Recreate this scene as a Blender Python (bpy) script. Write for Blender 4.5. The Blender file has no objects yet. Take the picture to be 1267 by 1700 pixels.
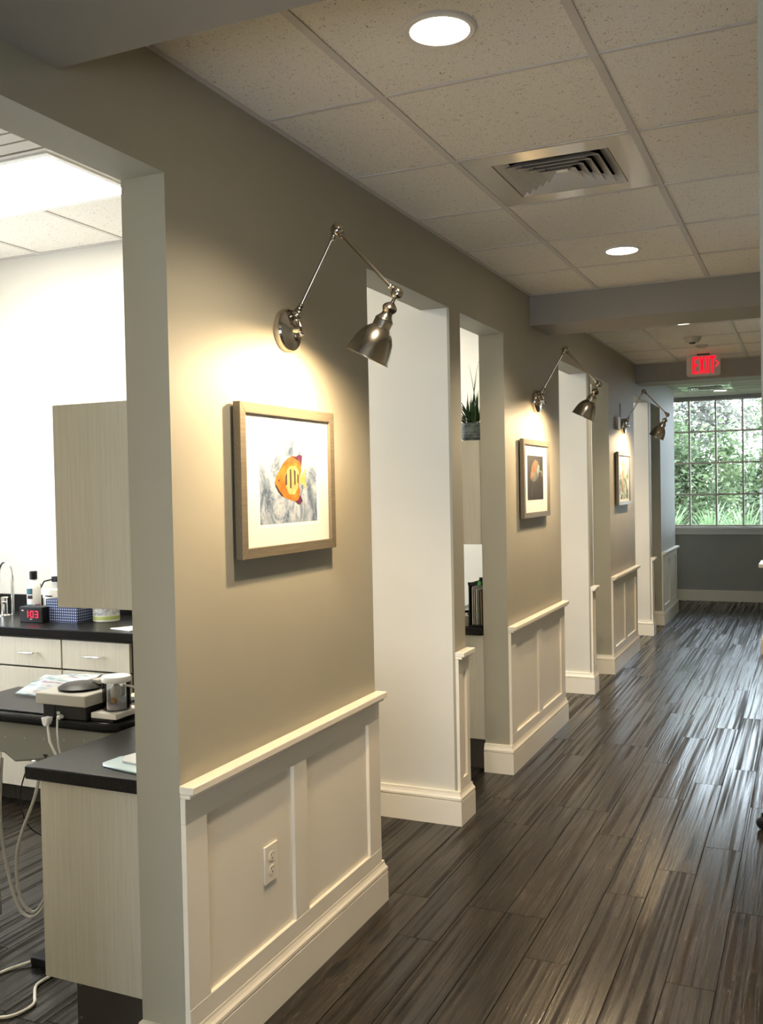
import bpy, bmesh, math, random
from mathutils import Vector, Matrix, Quaternion
random.seed(7)
S = bpy.context.scene
COL = S.collection
PI = math.pi

# ------------------------------------------------------------------ camera
yaw, pitch, roll = 0.4236, 0.0251, -0.0198
cy, sy, cp, sp = math.cos(yaw), math.sin(yaw), math.cos(pitch), math.sin(pitch)
F = Vector((-sy*cp, cy*cp, -sp)); Rt = Vector((cy, sy, 0)); U = Rt.cross(F)
cr, sr = math.cos(roll), math.sin(roll)
R2 = Rt*cr + U*sr; U2 = -Rt*sr + U*cr
cam = bpy.data.objects.new('camera', bpy.data.cameras.new('camera')); COL.objects.link(cam)
M = Matrix((R2, U2, -F)).transposed().to_4x4(); M.translation = Vector((1.518, 0, 1.577))
cam.matrix_world = M
cam.data.sensor_fit = 'VERTICAL'; cam.data.sensor_height = 24; cam.data.lens = 1585.09/1700*24
cam.data.clip_start = 0.02; cam.data.clip_end = 200
S.camera = cam

# ------------------------------------------------------------------ world, exposure
W = bpy.data.worlds.new('world'); S.world = W; W.use_nodes = True
wn = W.node_tree.nodes; wn['Background'].inputs[0].default_value = (0.76, 0.86, 1.0, 1); wn['Background'].inputs[1].default_value = 12.5
S.view_settings.view_transform = 'Standard'; S.view_settings.look = 'None'
S.view_settings.exposure = 0.05; S.view_settings.gamma = 1; S.view_settings.use_curve_mapping = False
sun = bpy.data.objects.new('sun', bpy.data.lights.new('sun', 'SUN')); COL.objects.link(sun)
sun.data.energy = 4.0; sun.data.angle = 0.02; sun.data.color = (1, 0.96, 0.88)
sun.rotation_euler = (math.radians(38), 0, math.radians(215))      # from behind the building's far end garden
DOWN = 30.0; SPOT = 122.0; TROFFER = 31.0; BULB = 2750.0; WARM = (1.0, 0.74, 0.45)

# ------------------------------------------------------------------ materials
def mat(name, col=(.8, .8, .8), rough=.5, metal=0., spec=.5, emit=None, es=0., coat=0., trans=0., alpha=1.):
    m = bpy.data.materials.new(name); m.use_nodes = True
    b = m.node_tree.nodes['Principled BSDF']
    b.inputs['Base Color'].default_value = (*col, 1); b.inputs['Roughness'].default_value = rough
    b.inputs['Metallic'].default_value = metal; b.inputs['Specular IOR Level'].default_value = spec
    if emit: b.inputs['Emission Color'].default_value = (*emit, 1); b.inputs['Emission Strength'].default_value = es
    b.inputs['Coat Weight'].default_value = coat
    b.inputs['Transmission Weight'].default_value = trans
    return m
class NT:
    def __init__(s, m): s.t = m.node_tree; s.b = s.t.nodes['Principled BSDF']
    def n(s, ty, **kw):
        o = s.t.nodes.new(ty)
        for k, v in kw.items():
            if k.startswith('_'): setattr(o, k[1:], v)
            else: o.inputs[k.replace('__', ' ')].default_value = v
        return o
    def l(s, a, b): s.t.links.new(a, b)
    def coord(s, scale, out='Object', rnd=False):
        c = s.n('ShaderNodeTexCoord'); mp = s.n('ShaderNodeMapping'); mp.inputs['Scale'].default_value = scale
        s.l(c.outputs[out], mp.inputs['Vector'])
        if rnd:
            oi = s.n('ShaderNodeObjectInfo'); mu = s.n('ShaderNodeMath', _operation='MULTIPLY'); mu.inputs[1].default_value = 73.0
            s.l(oi.outputs['Random'], mu.inputs[0]); cx = s.n('ShaderNodeCombineXYZ')
            for i in range(3): s.l(mu.outputs[0], cx.inputs[i])
            s.l(cx.outputs[0], mp.inputs['Location'])
        return mp.outputs[0]
    def noise(s, v, scale, detail=4, rough=.55, dist=0.):
        o = s.n('ShaderNodeTexNoise', Scale=scale, Detail=detail, Roughness=rough, Distortion=dist); s.l(v, o.inputs['Vector']); return o.outputs['Fac']
    def ramp(s, f, stops):
        r = s.n('ShaderNodeValToRGB'); e = r.color_ramp.elements
        while len(e) > 2: e.remove(e[-1])
        for i, (p, c) in enumerate(stops):
            x = e[i] if i < 2 else e.new(p)
            x.position = p; x.color = (*c, 1) if isinstance(c, tuple) else (c, c, c, 1)
        s.l(f, r.inputs[0]); return r.outputs[0]
    def bump(s, h, strength, dist=.001):
        b = s.n('ShaderNodeBump', Strength=strength, Distance=dist); s.l(h, b.inputs['Height']); s.l(b.outputs[0], s.b.inputs['Normal'])
    def mix(s, f, a, b, mode='MIX'):
        m = s.n('ShaderNodeMix', _data_type='RGBA', _blend_type=mode)
        for src, i in ((f, 0), (a, 6), (b, 7)):
            if isinstance(src, (int, float)): m.inputs[i].default_value = src
            elif isinstance(src, tuple): m.inputs[i].default_value = (*src, 1)
            else: s.l(src, m.inputs[i])
        return m.outputs[2]

def paint(name, col, rough=.55, b=.12):
    m = mat(name, col, rough, spec=.3); t = NT(m); v = t.coord((1, 1, 1)); h = t.noise(v, 260, 3)
    big = t.noise(v, 2.2, 2); c = t.mix(t.ramp(big, [(.3, tuple(x*.97 for x in col)), (.7, tuple(min(1, x*1.03) for x in col))]), (0, 0, 0), (0, 0, 0))
    t.l(t.ramp(big, [(.3, tuple(x*.97 for x in col)), (.7, tuple(min(1, x*1.03) for x in col))]), t.b.inputs['Base Color'])
    t.bump(h, b, .0008); return m
M_wall = paint('wall_paint', (.345, .322, .25))
M_wall_lit = paint('wall_paint_lit', (.66, .63, .55))  # same wall paint lightened: the rooms' stronger light put into its colour
M_end = paint('end_wall_paint', (.36, .355, .335))
M_beam = paint('beam_paint', (.30, .275, .235))
M_trim = paint('trim_paint', (.80, .74, .615), .32, .04)
def tile_mat():
    m = mat('ceiling_tile', (.90, .845, .74), .9, spec=.1); t = NT(m); v = t.coord((1, 1, 1), rnd=True)
    vo = t.n('ShaderNodeTexVoronoi', Scale=150.); t.l(v, vo.inputs['Vector'])
    n = t.noise(v, 60, 2)
    ad = t.n('ShaderNodeMath', _operation='ADD'); t.l(vo.outputs['Distance'], ad.inputs[0]); t.l(n, ad.inputs[1])
    pit = t.ramp(ad.outputs[0], [(.56, (.22, .19, .16)), (.68, (.90, .845, .74))])
    fine = t.ramp(t.noise(v, 400, 3), [(.3, .82), (.62, 1.)])
    t.l(t.mix(1., pit, fine, 'MULTIPLY'), t.b.inputs['Base Color'])
    t.bump(ad.outputs[0], .35, .002); return m
M_tile = tile_mat()
M_tee = mat('grid_tee_steel', (.62, .575, .52), .45, spec=.4)
M_dark = mat('plenum_dark', (.01, .01, .01), .9)
def plank_mat():
    m = mat('dark_plank', (.03, .025, .02), .3, spec=.5); t = NT(m)
    g1 = t.noise(t.coord((22, 3.0, 1), rnd=True), 2.0, 7, .68, 1.2)
    fine = t.noise(t.coord((130, 16, 1), rnd=True), 2.2, 5, .72, .8)
    band = t.noise(t.coord((30, .45, 1), rnd=True), 1.4, 2, .5, .3)
    cloud = t.noise(t.coord((6, 3, 1), rnd=True), 1.6, 4, .6)
    wv = t.n('ShaderNodeTexWave', Scale=1.5, Distortion=7.0, Detail=3.0, Detail__Scale=1.6); t.l(t.coord((14, 2.2, 1), rnd=True), wv.inputs['Vector'])
    vk = t.n('ShaderNodeTexVoronoi', Scale=1.0); t.l(t.coord((5, 2.0, 1), rnd=True), vk.inputs['Vector'])
    knot = t.ramp(vk.outputs['Distance'], [(.06, 0.), (.085, .55), (.10, .2), (.15, 1.)])
    base = t.ramp(g1, [(.35, (.0035, .0028, .0020)), (.50, (.015, .0115, .0080)), (.68, (.055, .043, .029))])
    c = t.mix(t.ramp(fine, [(.47, 0.), (.66, .50)]), base, (.080, .063, .044))
    c = t.mix(t.ramp(wv.outputs['Fac'], [(.0, .5), (.35, 0.)]), c, (.010, .008, .006))
    c = t.mix(t.ramp(cloud, [(.36, .7), (.6, 0.)]), c, (.013, .0105, .0075))
    c = t.mix(knot, (.006, .005, .004), c)
    oi = t.n('ShaderNodeObjectInfo'); c = t.mix(1., c, t.ramp(oi.outputs['Random'], [(0., .72), (1., 1.25)]), 'MULTIPLY')
    t.l(c, t.b.inputs['Base Color'])
    t.l(t.ramp(band, [(.36, .16), (.50, .25), (.62, .45)]), t.b.inputs['Roughness'])
    t.l(t.ramp(band, [(.40, .50), (.52, .28), (.64, .08)]), t.b.inputs['Specular IOR Level'])
    ad = t.n('ShaderNodeMath', _operation='ADD'); t.l(fine, ad.inputs[0]); t.l(wv.outputs['Fac'], ad.inputs[1])
    t.bump(ad.outputs[0], .16, .0012); return m
M_plank = plank_mat()
def lam_mat(name, a, b, axis=2):
    m = mat(name, a, .38, spec=.4); t = NT(m); sc = [120, 120, 120]; sc[axis] = 2.5
    g = t.noise(t.coord(tuple(sc)), 1.6, 5, .7, .3)
    t.l(t.ramp(g, [(.3, a), (.7, b)]), t.b.inputs['Base Color']); t.bump(g, .08, .0005); return m
M_lam = lam_mat('pale_laminate', (.455, .425, .34), (.55, .52, .425))
M_lamd = lam_mat('drawer_laminate', (.60, .54, .43), (.70, .645, .52))
def stone():
    m = mat('black_counter', (.02, .018, .016), .30, spec=.12); t = NT(m); n = t.noise(t.coord((1, 1, 1)), 420, 2)
    t.l(t.ramp(n, [(.62, (.0085, .0078, .007)), (.74, (.10, .09, .075))]), t.b.inputs['Base Color']); return m
M_stone = stone()
M_toe = mat('bronze_toe_kick', (.05, .042, .034), .5)
M_nickel = mat('brushed_nickel', (.42, .385, .33), .20, 1.)
M_nickel2 = mat('polished_nickel', (.62, .57, .50), .10, 1.)
M_inner = mat('shade_inside_white', (.85, .82, .75), .5)
M_bulb = mat('bulb_glow', (1, 1, 1), .4, emit=WARM, es=BULB)
M_lens = mat('downlight_lens', (1, 1, 1), .5, emit=(1, .86, .68), es=DOWN)
M_trof = mat('troffer_lens', (1, 1, 1), .5, emit=(1.0, .92, .77), es=TROFFER)
M_ring = mat('white_trim_ring', (.72, .68, .62), .35)
M_vent = mat('vent_enamel', (.60, .56, .49), .16, spec=.9)
M_vent.node_tree.nodes['Principled BSDF'].inputs['Coat Weight'].default_value = .6
M_white = mat('white_plastic', (.82, .80, .76), .35)
M_white2 = mat('ivory_plastic', (.80, .74, .62), .35)
M_black = mat('black_plastic', (.008, .007, .0065), .4, spec=.25)
M_blk2 = mat('dark_grey_plastic', (.016, .014, .012), .5, spec=.25)
M_greyp = mat('warm_grey_plastic', (.24, .23, .195), .5, spec=.3)
M_lgrey = mat('light_grey_plastic', (.44, .41, .35), .45)
M_chrome = mat('chrome', (.80, .79, .76), .12, 1.)
M_beige = mat('beige_vinyl', (.66, .56, .38), .45)
M_frame = lam_mat('silver_bronze_frame', (.15, .125, .085), (.23, .195, .135), 1)
M_frame.node_tree.nodes['Principled BSDF'].inputs['Metallic'].default_value = .35
M_mat = mat('picture_mat_board', (.66, .64, .60), .7)
M_slot = mat('socket_slot', (.03, .025, .02), .6)
M_red = mat('exit_red', (.8, .02, .03), .5, emit=(1., .0, .02), es=1.05)
M_led = mat('clock_led', (.8, .02, .05), .5, emit=(1., .01, .05), es=1.1)
M_leaf = mat('dark_leaf', (.012, .05, .010), .45, spec=.25)
M_leaf2 = mat('light_leaf', (.10, .16, .04), .4)
M_soil = mat('soil', (.03, .02, .014), .9)
def glass_mat(name, tint=(1, 1, 1), refl=.06):
    m = bpy.data.materials.new(name); m.use_nodes = True; t = m.node_tree; t.nodes.clear()
    o = t.nodes.new('ShaderNodeOutputMaterial'); mx = t.nodes.new('ShaderNodeMixShader')
    tr = t.nodes.new('ShaderNodeBsdfTransparent'); tr.inputs[0].default_value = (*tint, 1)
    gl = t.nodes.new('ShaderNodeBsdfGlossy'); gl.inputs['Roughness'].default_value = .02
    fr = t.nodes.new('ShaderNodeFresnel'); fr.inputs[0].default_value = 1.45
    t.links.new(fr.outputs[0], mx.inputs[0]); t.links.new(tr.outputs[0], mx.inputs[1]); t.links.new(gl.outputs[0], mx.inputs[2]); t.links.new(mx.outputs[0], o.inputs[0])
    return m
M_glass = glass_mat('window_glass', (.96, .98, .97))
M_clear = glass_mat('clear_plastic', (.88, .90, .92))

# ------------------------------------------------------------------ mesh helpers
ORI = {}
def link(o): COL.objects.link(o); return o
def tag(o, label=None, cat=None, group=None, kind=None):
    if label: o['label'] = label
    if cat: o['category'] = cat
    if group: o['group'] = group
    if kind: o['kind'] = kind
    return o
def thing(name, loc, label, cat, group=None):
    o = link(bpy.data.objects.new(name, None)); o.location = loc; o.empty_display_size = .05; ORI[o.name] = Vector(loc)
    return tag(o, label, cat, group)
class MB:
    """collects shapes given in world coordinates; build() makes ONE mesh object"""
    def __init__(s): s.v = []; s.f = []; s.mi = []; s.cur = 0
    def add(s, vs, fs):
        n = len(s.v); s.v += [tuple(x) for x in vs]; s.f += [tuple(n+i for i in f) for f in fs]; s.mi += [s.cur]*len(fs); return s
    def m(s, i): s.cur = i; return s
    def box(s, x0, x1, y0, y1, z0, z1):
        return s.add([(x0, y0, z0), (x1, y0, z0), (x1, y1, z0), (x0, y1, z0), (x0, y0, z1), (x1, y0, z1), (x1, y1, z1), (x0, y1, z1)],
                     [(0, 3, 2, 1), (4, 5, 6, 7), (0, 1, 5, 4), (1, 2, 6, 5), (2, 3, 7, 6), (3, 0, 4, 7)])
    def tube(s, pts, r, seg=10, cap=True):
        pts = [Vector(p) for p in pts]; rs = r if isinstance(r, (list, tuple)) else [r]*len(pts)
        vs = []; fs = []; prev = None
        for i, p in enumerate(pts):
            d = (pts[min(i+1, len(pts)-1)] - pts[max(i-1, 0)]).normalized()
            if prev is None: a = d.orthogonal().normalized()
            else: a = (prev - d*prev.dot(d)).normalized()
            prev = a; b = d.cross(a)
            for k in range(seg):
                t = 2*PI*k/seg; vs.append(p + (a*math.cos(t) + b*math.sin(t))*rs[i])
        for i in range(len(pts)-1):
            for k in range(seg):
                k2 = (k+1) % seg; fs.append((i*seg+k, i*seg+k2, (i+1)*seg+k2, (i+1)*seg+k))
        if cap: fs.append(tuple(range(seg-1, -1, -1))); fs.append(tuple((len(pts)-1)*seg+k for k in range(seg)))
        return s.add(vs, fs)
    def lathe(s, prof, o=(0, 0, 0), ax=(0, 0, 1), seg=24, cap=True):
        o = Vector(o); ax = Vector(ax).normalized(); a = ax.orthogonal().normalized()
        if abs(ax.z) > .9: a = (Vector((1, 0, 0)) - ax*ax.x).normalized()
        b = ax.cross(a); vs = []; fs = []
        for r, h in prof:
            for k in range(seg):
                t = 2*PI*k/seg; vs.append(o + ax*h + (a*math.cos(t) + b*math.sin(t))*max(r, 1e-5))
        for i in range(len(prof)-1):
            for k in range(seg):
                k2 = (k+1) % seg; fs.append((i*seg+k, i*seg+k2, (i+1)*seg+k2, (i+1)*seg+k))
        if cap: fs.append(tuple(range(seg-1, -1, -1))); fs.append(tuple((len(prof)-1)*seg+k for k in range(seg)))
        return s.add(vs, fs)
    def ball(s, c, r, seg=14):
        n = 8; return s.lathe([(r*math.sin(PI*i/n), -r*math.cos(PI*i/n)) for i in range(n+1)], c, (0, 0, 1), seg, False)
    def prism(s, pts, axis, a, b):
        """polygon pts (2D) extruded along axis from a to b; 2D order = remaining axes"""
        def P(p, w):
            q = list(p); q.insert(axis, w); return tuple(q)
        n = len(pts); vs = [P(p, a) for p in pts] + [P(p, b) for p in pts]
        return s.add(vs, [tuple(range(n-1, -1, -1)), tuple(range(n, 2*n))] + [(i, (i+1) % n, n+(i+1) % n, n+i) for i in range(n)])
    def sweep(s, path, prof):
        """path: 2D points, outside on the right hand; prof: (out, z)"""
        P = [Vector((p[0], p[1])) for p in path]; n = len(P); k = len(prof); vs = []; fs = []
        for i, p in enumerate(P):
            ns = []
            if i > 0: d = (P[i]-P[i-1]).normalized(); ns.append(Vector((d.y, -d.x)))
            if i < n-1: d = (P[i+1]-P[i]).normalized(); ns.append(Vector((d.y, -d.x)))
            m = ns[0] if len(ns) == 1 else (ns[0]+ns[1])/(1+ns[0].dot(ns[1]))
            for o, z in prof: q = p+m*o; vs.append((q.x, q.y, z))
        for i in range(n-1):
            for j in range(k): j2 = (j+1) % k; fs.append((i*k+j, (i+1)*k+j, (i+1)*k+j2, i*k+j2))
        fs.append(tuple(range(k))); fs.append(tuple((n-1)*k+j for j in range(k-1, -1, -1)))
        return s.add(vs, fs)
    def rbox(s, x0, x1, y0, y1, z0, z1, r=.01, seg=4):
        """box with corners rounded in plan"""
        pts = []
        for cx, cy_, a in ((x1-r, y1-r, 0), (x0+r, y1-r, 90), (x0+r, y0+r, 180), (x1-r, y0+r, 270)):
            for i in range(seg+1): t = math.radians(a+90*i/seg); pts.append((cx+r*math.cos(t), cy_+r*math.sin(t)))
        return s.prism(pts, 2, z0, z1)
    def build(s, name, mats, parent=None, bevel=0, label=None, cat=None, group=None, kind=None, smooth=True, seg=2):
        off = ORI[parent.name] if parent is not None and parent.name in ORI else Vector((0, 0, 0))
        me = bpy.data.meshes.new(name); me.from_pydata([tuple(Vector(v)-off) for v in s.v], [], s.f); me.update()
        mats = mats if isinstance(mats, (list, tuple)) else [mats]
        for m in mats: me.materials.append(m)
        me.polygons.foreach_set('material_index', s.mi)
        bm = bmesh.new(); bm.from_mesh(me); bmesh.ops.recalc_face_normals(bm, faces=bm.faces); bm.to_mesh(me); bm.free()
        if smooth:
            me.polygons.foreach_set('use_smooth', [True]*len(me.polygons)); me.set_sharp_from_angle(angle=math.radians(38))
        o = link(bpy.data.objects.new(name, me))
        if parent is not None: o.parent = parent
        ORI[o.name] = off
        if bevel:
            b = o.modifiers.new('bevel', 'BEVEL'); b.width = bevel; b.segments = seg; b.limit_method = 'ANGLE'; b.angle_limit = math.radians(40)
        return tag(o, label, cat, group, kind)
def copy_tree(o, parent=None):
    c = link(o.copy()); ORI[c.name] = ORI.get(o.name, Vector())
    if parent is not None: c.parent = parent
    for ch in list(o.children): copy_tree(ch, c)
    return c

# ------------------------------------------------------------------ key dimensions (metres)
H = 2.698; HD = 2.4025; HO = 2.93; HR = .8065; TW = .14
PIERS = [(2.043, 3.272), (5.016, 6.255), (7.955, 9.165), (10.87, 12.06)]     # wide piers of the left wall
PARTS = [(1.233, 1.38), (4.168, 4.315), (7.152, 7.262), (10.10, 10.21)]      # operatory partitions (narrow piers)
XO = -3.3                                                                    # outer wall of the operatories
YE = 13.25                                                                   # end wall

# ------------------------------------------------------------------ floor
fl = MB().box(-3.45, 2.75, -3.1, YE+.15, -.12, -.0035).build('floor', mat('floor_base', (.008, .007, .006), .8), kind='structure')
PW, PL = .152, 1.22
pm = {}
def plank(x0, x1, y0, y1):
    key = (round(x1-x0, 3), round(y1-y0, 3))
    if key not in pm:
        g = .0006; w, l = key; c = .0012
        b = MB(); b.add([(g, g, -.003), (w-g, g, -.003), (w-g, l-g, -.003), (g, l-g, -.003), (g+c, g+c, 0), (w-g-c, g+c, 0), (w-g-c, l-g-c, 0), (g+c, l-g-c, 0)],
              [(4, 5, 6, 7), (0, 1, 5, 4), (1, 2, 6, 5), (2, 3, 7, 6), (3, 0, 4, 7)])
        o = b.build('plank', M_plank, fl, smooth=False); pm[key] = o
    else: o = link(pm[key].copy()); o.parent = fl
    o.location = (x0, y0, 0)
rp = random.Random(3)
nx = 0
for i in range(-21, 17):
    x0 = .02 + i*PW; x1 = x0+PW
    off = rp.choice([0, .305, .61, .915]) + rp.uniform(-.02, .02)
    off = round(off, 2)
    y = -1.22*1 + off - 1.22
    while y < YE:
        y0, y1 = y, y+PL; y += PL
        if x1 < -.9:                                   # deep inside the operatories: only the first bay is in view
            if y1 < 1.38 or y0 > 4.168: continue
            if x1 < -2.6 : continue
        if x1 > 2.02 and y0 > 1.2: continue
        if y1 < .3 and not (x1 > 0): continue
        if y1 < -.3: continue
        y0c, y1c = max(y0, -1.5), min(y1, YE)
        if x1 < -.9: y0c, y1c = max(y0c, 1.38), min(y1c, 4.168)
        if y1c-y0c < .05: continue
        plank(x0, x1, round(y0c, 3), round(y1c, 3)); nx += 1

# ------------------------------------------------------------------ left wall, partitions
b = MB(); b.box(-TW, 0, -3.0, 12.06, HD, 3.05)
for y0, y1 in PIERS: b.box(-TW, 0, y0, y1, -.01, HD)
b.box(-TW, 0, -3.0, 1.233, -.01, HD)
wl = b.build('wall_left', M_wall, kind='structure')
pw = []
for i, (y0, y1) in enumerate(PARTS):
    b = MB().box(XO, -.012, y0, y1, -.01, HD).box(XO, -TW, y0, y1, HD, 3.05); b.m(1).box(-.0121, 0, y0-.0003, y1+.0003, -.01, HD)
    o = b.build('wall_partition', [M_wall_lit, M_wall], kind='structure'); pw.append(o)
# beyond the last pier the wall steps back
MB().box(XO, -TW, 11.92, 12.06, -.01, 3.05).build('wall_left', M_wall, kind='structure')
MB().box(-1.75, -1.62, 12.06, YE+.14, -.01, 3.05).build('wall_left', M_wall, kind='structure')
# outer wall of the operatories with a window per bay
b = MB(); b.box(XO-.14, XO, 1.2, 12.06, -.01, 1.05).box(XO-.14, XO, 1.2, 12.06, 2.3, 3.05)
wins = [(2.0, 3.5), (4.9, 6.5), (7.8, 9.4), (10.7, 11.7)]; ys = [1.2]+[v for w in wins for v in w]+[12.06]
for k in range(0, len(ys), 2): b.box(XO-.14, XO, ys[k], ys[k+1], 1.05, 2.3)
b.build('wall_outer', M_wall_lit, kind='structure')
# base mouldings
BASE = [(0, 0), (.028, 0), (.028, .113), (.021, .1145), (.021, .1185), (.028, .120), (.0275, .129), (.022, .137), (.0185, .147), (.0175, .156), (0, .156)]
for y0, y1 in PIERS:
    MB().sweep([(-TW, y0), (0, y0), (0, y1), (-TW, y1), (-TW, y1-.001)][:4], BASE).build('baseboard_left', M_trim, kind='structure', smooth=False)
for i, (y0, y1) in enumerate(PARTS):
    if i == 0: pth = [(0, y0), (0, y1), (-1.9, y1)]
    else: pth = [(-.95, y0), (0, y0), (0, y1), (XO, y1)]
    MB().sweep(pth, BASE).build('baseboard_left', M_trim, kind='structure', smooth=False)
# wainscot: frame pieces are parts of the wall
def wainscot(y0, y1, panels, par):
    fx = .0165; zb, zt = .153, HR-.026; top = .704; bot = .210
    MB().box(.0, .046, y0-.003, y1+.013, HR-.022, HR).box(.0, .034, y0-.002, y1+.008, HR-.034, HR-.022).build('chair_rail', M_trim, par, bevel=.003)
    MB().box(0, fx, y0, y1, top, HR-.034).build('top_rail', M_trim, par, bevel=.0015)
    MB().box(0, fx, y0, y1, zb-.006, bot).build('bottom_rail', M_trim, par, bevel=.0015)
    edges = [y0]+[v for p in panels for v in p]+[y1]
    for k in range(0, len(edges), 2):
        MB().box(0, fx-.0005, edges[k], edges[k+1], bot, top).build('stile', M_trim, par, bevel=.0015)
    for a, c in panels:
        MB().box(0, .004, a, c, bot, top).build('panel', M_trim, par)
for y0, y1 in PIERS:
    L = y1-y0; e = .098; mid = .086; w = (L-2*e-mid)/2
    wainscot(y0, y1, [(y0+e, y0+e+w), (y1-e-w, y1-e)], wl)
for i, (y0, y1) in enumerate(PARTS):
    if i: wainscot(y0, y1, [(y0+.046, y1-.040)], pw[i])

# ------------------------------------------------------------------ right side
MB().box(1.4655, 2.75, 1.2, 1.34, -.01, 3.05).build('wall_right', M_wall, kind='structure')
MB().box(2.00, 2.14, 1.34, 9.3, -.01, 3.05).build('wall_right', M_wall, kind='structure')
wr = MB().box(1.116, 2.14, 9.3, 9.75, -.01, 3.05).build('wall_right', M_wall, kind='structure')
MB().box(1.85, 1.99, 9.75, YE+.14, -.01, 3.05).build('wall_right', M_wall, kind='structure')
MB().box(2.6, 2.74, -3.0, 1.2, -.01, 3.05).build('wall_right', M_wall, kind='structure')
MB().sweep([(1.86, 9.75), (1.116, 9.75), (1.116, 9.3), (2.0, 9.3), (2.0, 1.36)][::1], BASE).build('baseboard_right', M_trim, kind='structure', smooth=False)
MB().box(1.074, 1.13, 9.287, 9.76, HR-.02, HR+.012).build('chair_rail', M_trim, wr, bevel=.003)
# wall behind the camera; unseen low opening added to daylight the ceiling
b = MB(); b.box(-.14, 2.74, -3.14, -3.0, -.01, .2).box(-.14, 2.74, -3.14, -3.0, 1.35, 3.05).box(-.14, .15, -3.14, -3.0, .2, 1.35).box(2.45, 2.74, -3.14, -3.0, .2, 1.35)
b.build('wall_back', M_wall, kind='structure')

# ------------------------------------------------------------------ end wall, window
WX0, WZ0, PX, PZ, NC, NR = -.958, .993, .333, .415, 7, 4
WX1 = WX0+NC*PX; WZ1 = WZ0+NR*PZ
b = MB(); b.box(-1.75, WX0, YE, YE+.14, -.01, 3.05).box(WX1, 1.99, YE, YE+.14, -.01, 3.05).box(WX0, WX1, YE, YE+.14, -.01, WZ0-.03).box(WX0, WX1, YE, YE+.14, WZ1+.01, 3.05)
b.build('wall_end', M_end, kind='structure')
MB().box(-1.62, 1.85, YE-.018, YE, 0, .137).box(-1.62, 1.85, YE-.012, YE, .137, .145).build('baseboard_end', M_trim, kind='structure')
MB().box(WX0-.05, WX1+.05, YE-.07, YE+.05, WZ0-.045, WZ0-.012).box(WX0-.03, WX1+.03, YE-.02, YE, WZ0-.115, WZ0-.045).build('trim_1', M_white, kind='structure', bevel=.004)
M_mull = mat('window_mullion', (.62, .57, .52), .5)
wf = MB(); e = .012
for k in range(NC+1): x = WX0+k*PX; wf.box(x-e, x+e, YE+.03, YE+.07, WZ0-.02, WZ1)
wv_ = wf.build('window_1', M_mull, kind='structure')
b = MB()
for k in range(NR+1): z = WZ0+k*PZ; b.box(WX0, WX1, YE+.035, YE+.065, z-e, z+e)
b.build('mullion', M_mull, wv_)
po = None
for i in range(NC):
    for j in range(NR):
        if po is None:
            po = MB().box(e, PX-e, 0, .004, e, PZ-e).build('pane', M_glass, wv_, smooth=False); q = po
        else: q = link(po.copy()); q.parent = wv_
        q.location = (WX0+i*PX, YE+.048, WZ0+j*PZ)

# ------------------------------------------------------------------ ceilings
ce = MB().box(-.0, 2.6, -3.0, 12.06, H+.17, 3.05).box(-1.62, 1.85, 12.06, YE, H+.17, 3.05).build('ceiling', M_dark, kind='structure')
B1 = (1.15, 1.665); B2 = (5.567, 5.99); B3 = (9.295, 9.66)
MB().box(0, 2.6, *B1, 2.52, 3.05).build('beam', M_beam, kind='structure')
MB().box(0, 2.0, *B2, 2.522, 3.05).build('beam', M_beam, kind='structure')
MB().box(0, 2.0, *B3, 2.525, 3.05).build('beam', M_beam, kind='structure')
tm = {}
def tile(par, x0, x1, y0, y1, z):
    key = (round(x1-x0, 3), round(y1-y0, 3))
    if key not in tm:
        w, l = key; g = .008
        tm[key] = MB().box(g, w-g, g, l-g, 0, .015).build('ceiling_tile', M_tile, par, smooth=False); o = tm[key]
    else: o = link(tm[key].copy())
    o.parent = par; o.location = (x0, y0, z+.004+random.uniform(0, .0012)); return o
G = .6096
def tees(par, x0, x1, y0, y1, xs, ys, z, w=.012):
    for x in xs: MB().box(x-w, x+w, y0, y1, z, z+.004).build('main_runner', M_tee, par, smooth=False)
    cols = [x0]+[x+w for x in xs if True] ; ends = [x-w for x in xs]+[x1]
    for y in ys:
        for a, c in zip(cols, ends):
            if c-a > .03: MB().box(a, c, y-w*.55, y+w*.55, z+.0006, z+.0044).build('cross_tee', M_tee, par, smooth=False)
def grid(par, x0, x1, y0, y1, xb, yb, z, skip=()):
    xs = [v for v in xb if x0+.02 < v < x1-.02]; ys_ = [v for v in yb if y0+.02 < v < y1-.02]
    tees(par, x0, x1, y0, y1, xs, ys_, z)
    X = [x0]+xs+[x1]; Y = [y0]+ys_+[y1]
    for i in range(len(X)-1):
        for j in range(len(Y)-1):
            c = ((X[i]+X[i+1])/2, (Y[j]+Y[j+1])/2)
            if any(a[0] < c[0] < a[1] and a[2] < c[1] < a[3] for a in skip): continue
            tile(par, X[i], X[i+1], Y[j], Y[j+1], z)
    L = .018
    ang = MB().box(x0, x0+L, y0, y1, z-.0005, z+.003)
    ang.box(x1-L, x1, y0, y1, z-.0005, z+.003).box(x0, x1, y1-L, y1, z-.0005, z+.003).box(x0, x1, y0, y0+L, z-.0005, z+.003)
    ang.build('wall_angle', M_tee, par, smooth=False)
X1 = .3975; xb = [X1, X1+G, X1+2*G, X1+3*G]
yb1 = [2.544-7*G+k*G for k in range(0, 13)]
VY = (3.154, 3.763)
grid(ce, 0, 2.6, -3.0, B1[0], xb, yb1, H)
grid(ce, 0, 2.0, B1[1], B2[0], xb, yb1, H, skip=[(X1, X1+G, *VY)])
yb2 = [6.55, 7.16, 7.77, 8.38, 8.99]
grid(ce, 0, 2.0, B2[1], B3[0], [.40, 1.0, 1.61], yb2, H)
yb3 = [9.95+k*G for k in range(6)]
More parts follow.
